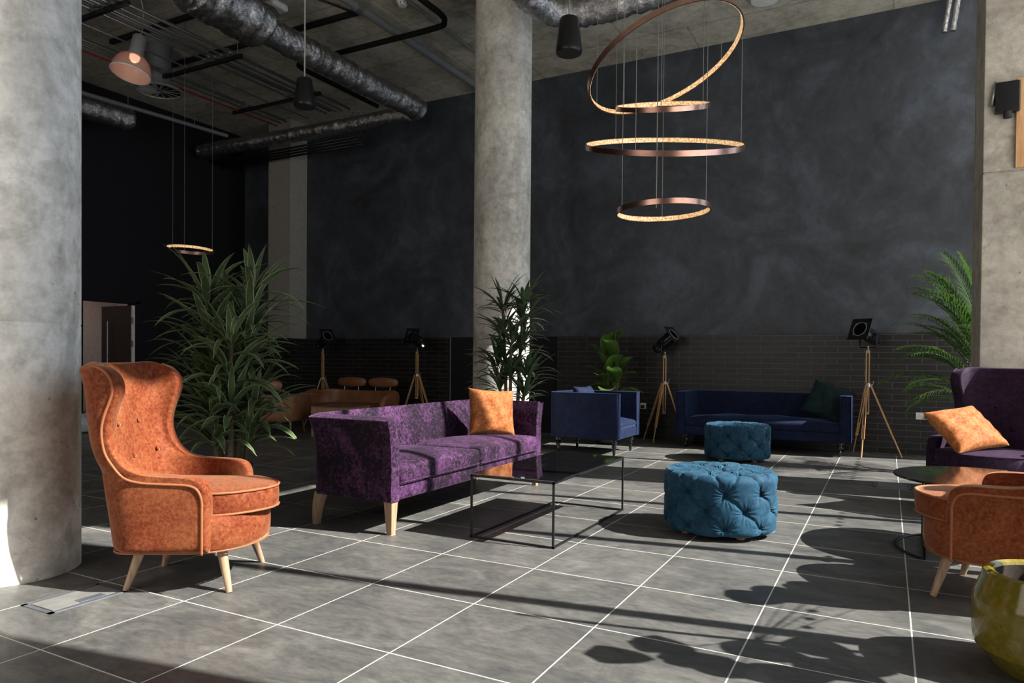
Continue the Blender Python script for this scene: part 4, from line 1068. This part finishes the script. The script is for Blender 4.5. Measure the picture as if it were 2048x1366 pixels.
fol.build('foliage', M['fig'], t, smooth=True, sub=1)
mb = MB()
for x, h in ((-.06, 1.46), (-.03, 1.47), (.09, 1.52)): mb.tube([(x, 0, .3), (x, .0, h)], .005, 6)
mb.build('cane_stake', M['cane'], t)

# palm behind the pillar
t = thing('potted_palm', 'green palm plant showing past the edge of the concrete pillar', 'plant', (.92, 8.60, 0))
mb = MB(); mb.lathe([(0, 0), (.16, 0), (.20, .04), (.20, .40), (.18, .40), (.18, .36)], 28); mb.build('planter', M['pot_dark'], t, smooth='angle')
mb = MB(); mb.lathe([(0, .36), (.182, .36)], 20); mb.build('soil', M['soil'], t)
rnd = random.Random(3); fol = MB(); stm = MB()
def frond(a, el, ln, z0, bx=0, by=0, droop=1.5):
    d = Vector((math.cos(a)*math.cos(el), math.sin(a)*math.cos(el), math.sin(el))); p = Vector((bx, by, z0)); pts = [p.copy()]; n = 30
    for i in range(n):
        s = i/n; p = p+d*ln/n; pts.append(p.copy()); d = (d+Vector((0, 0, -droop*(.3+1.5*s)/n))).normalized()
        if s > .22:
            sd = d.cross(Vector((0, 0, 1))).normalized(); L = ln*.30*math.sin(math.pi*min(1, (s-.28)/.72*.85+.12))
            for q in (-1, 1):
                dv = (sd*q*.85+d*.75+Vector((0, 0, .20))).normalized()
                strap_leaf(fol, p, dv, L*rnd.uniform(.9, 1.2), .012, rnd.uniform(.8, 1.6), rnd, .2, 5, wmax=.3)
    stm.tube(pts, [.008-.006*i/n for i in range(n+1)], 6)
for a, el, ln, z0 in ((178, 76, 1.25, 1.0), (185, 70, 1.2, .95), (192, 72, 1.3, 1.0), (200, 76, 1.25, .95), (210, 70, 1.2, .9), (174, 68, 1.1, .85), (188, 64, 1.0, .8), (203, 60, 1.0, .7), (196, 80, 1.35, 1.0), (175, 62, 1.15, .85), (186, 48, 1.05, .8), (192, 40, 1.1, .72), (172, 78, 1.25, .95), (200, 66, 1.1, .85), (165, 55, 1.05, .8), (215, 55, 1.0, .75), (183, 30, .85, .62), (196, 70, 1.25, .95), (205, 35, .9, .65), (160, 40, .9, .7), (178, 84, 1.35, .95), (190, 58, .95, .7), (181, 68, 1.0, .8), (207, 74, 1.1, .9), (199, 50, .9, .62), (170, 45, .85, .6), (188, 76, 1.15, .85), (100, 60, 1.0, .8), (30, 60, 1.0, .8), (300, 60, 1.0, .8), (250, 65, 1.05, .8)):
    frond(math.radians(a), math.radians(el), ln, z0, rnd.uniform(-.05, .05), rnd.uniform(-.05, .05))
stm.tube([(0, 0, .35), (0, 0, .95)], .03, 10); stm.build('stem', M['palm'], t, smooth=True); fol.build('foliage', M['palm'], t, smooth=True)

# mustard pot with a tall fig, cut by the frame
PX, PY = .535, 3.20
t = thing('mustard_pot', 'glazed mustard plant pot cut by the frame in front of the orange armchair', 'plant pot', (PX, PY, 0))
pr = [(0, 0), (.155, 0), (.17, .012), (.19, .04), (.232, .085), (.240, .12), (.240, .255), (.232, .285), (.212, .335), (.209, .352), (.205, .362), (.190, .368), (.172, .362), (.168, .352)]
mb = MB(); mb.lathe(pr, 72); mb.build('pot', M['pot_yellow'], t, smooth='angle', angle=24)
mb = MB(); mb.lathe([(.168, .352), (.170, .33), (.176, .27)], 48); mb.build('shaded_inside', M['soil'], t, smooth=True)  # inside wall coloured dark for the shade within the pot
mb = MB(); mb.lathe([(0, .285), (.18, .28)], 32); mb.build('soil', M['soil'], t)
tr = MB(); fol = MB(); rnd = random.Random(7)
tr.tube(smooth_path([(.03, 0, .26), (.10, -.02, .8), (.16, -.05, 1.3), (.22, -.06, 1.9)], 5), .014, 8)
# leaves hang in the sun beyond the frame and shade the floor
SH = [(1250, 1312), (1330, 1292), (1400, 1318), (1480, 1340), (1560, 1310), (1660, 1305), (1740, 1330), (1840, 1320), (1720, 1170), (1640, 1178), (1580, 1188), (1530, 1196), (1800, 1190), (1900, 1330), (1600, 1350), (1700, 1350), (1690, 1150)]
sd = -SUN_T
for k, (px, py) in enumerate(SH):
    f = at_z(px, py, 0); best = None
    for z in np.arange(1.0, 2.6, .05):
        q = f+sd*(z/sd.z); dd = q-Vector((0, 0, CH)); dep = dd.dot(-B_); lat = dd.dot(R_)
        if lat/dep*F > 1024+165: best = q; break
    if best is None: continue
    q = best-Vector((PX, PY, 0)); a = Vector((.16, -.05, max(1.0, q.z-.25)))
    tr.tube([a, q], [.003, .0015], 6)
    hd = Vector((-.9, rnd.uniform(-.5, .3), rnd.uniform(-.1, .2))).normalized()
    broad_leaf(fol, q-hd*.12, hd, sd, rnd.uniform(.30, .38), rnd.uniform(.18, .24), .15, .01, .3, k)
tr.build('trunk', M['cane'], t, smooth=True); fol.build('foliage', M['fig'], t, smooth=True, sub=1)
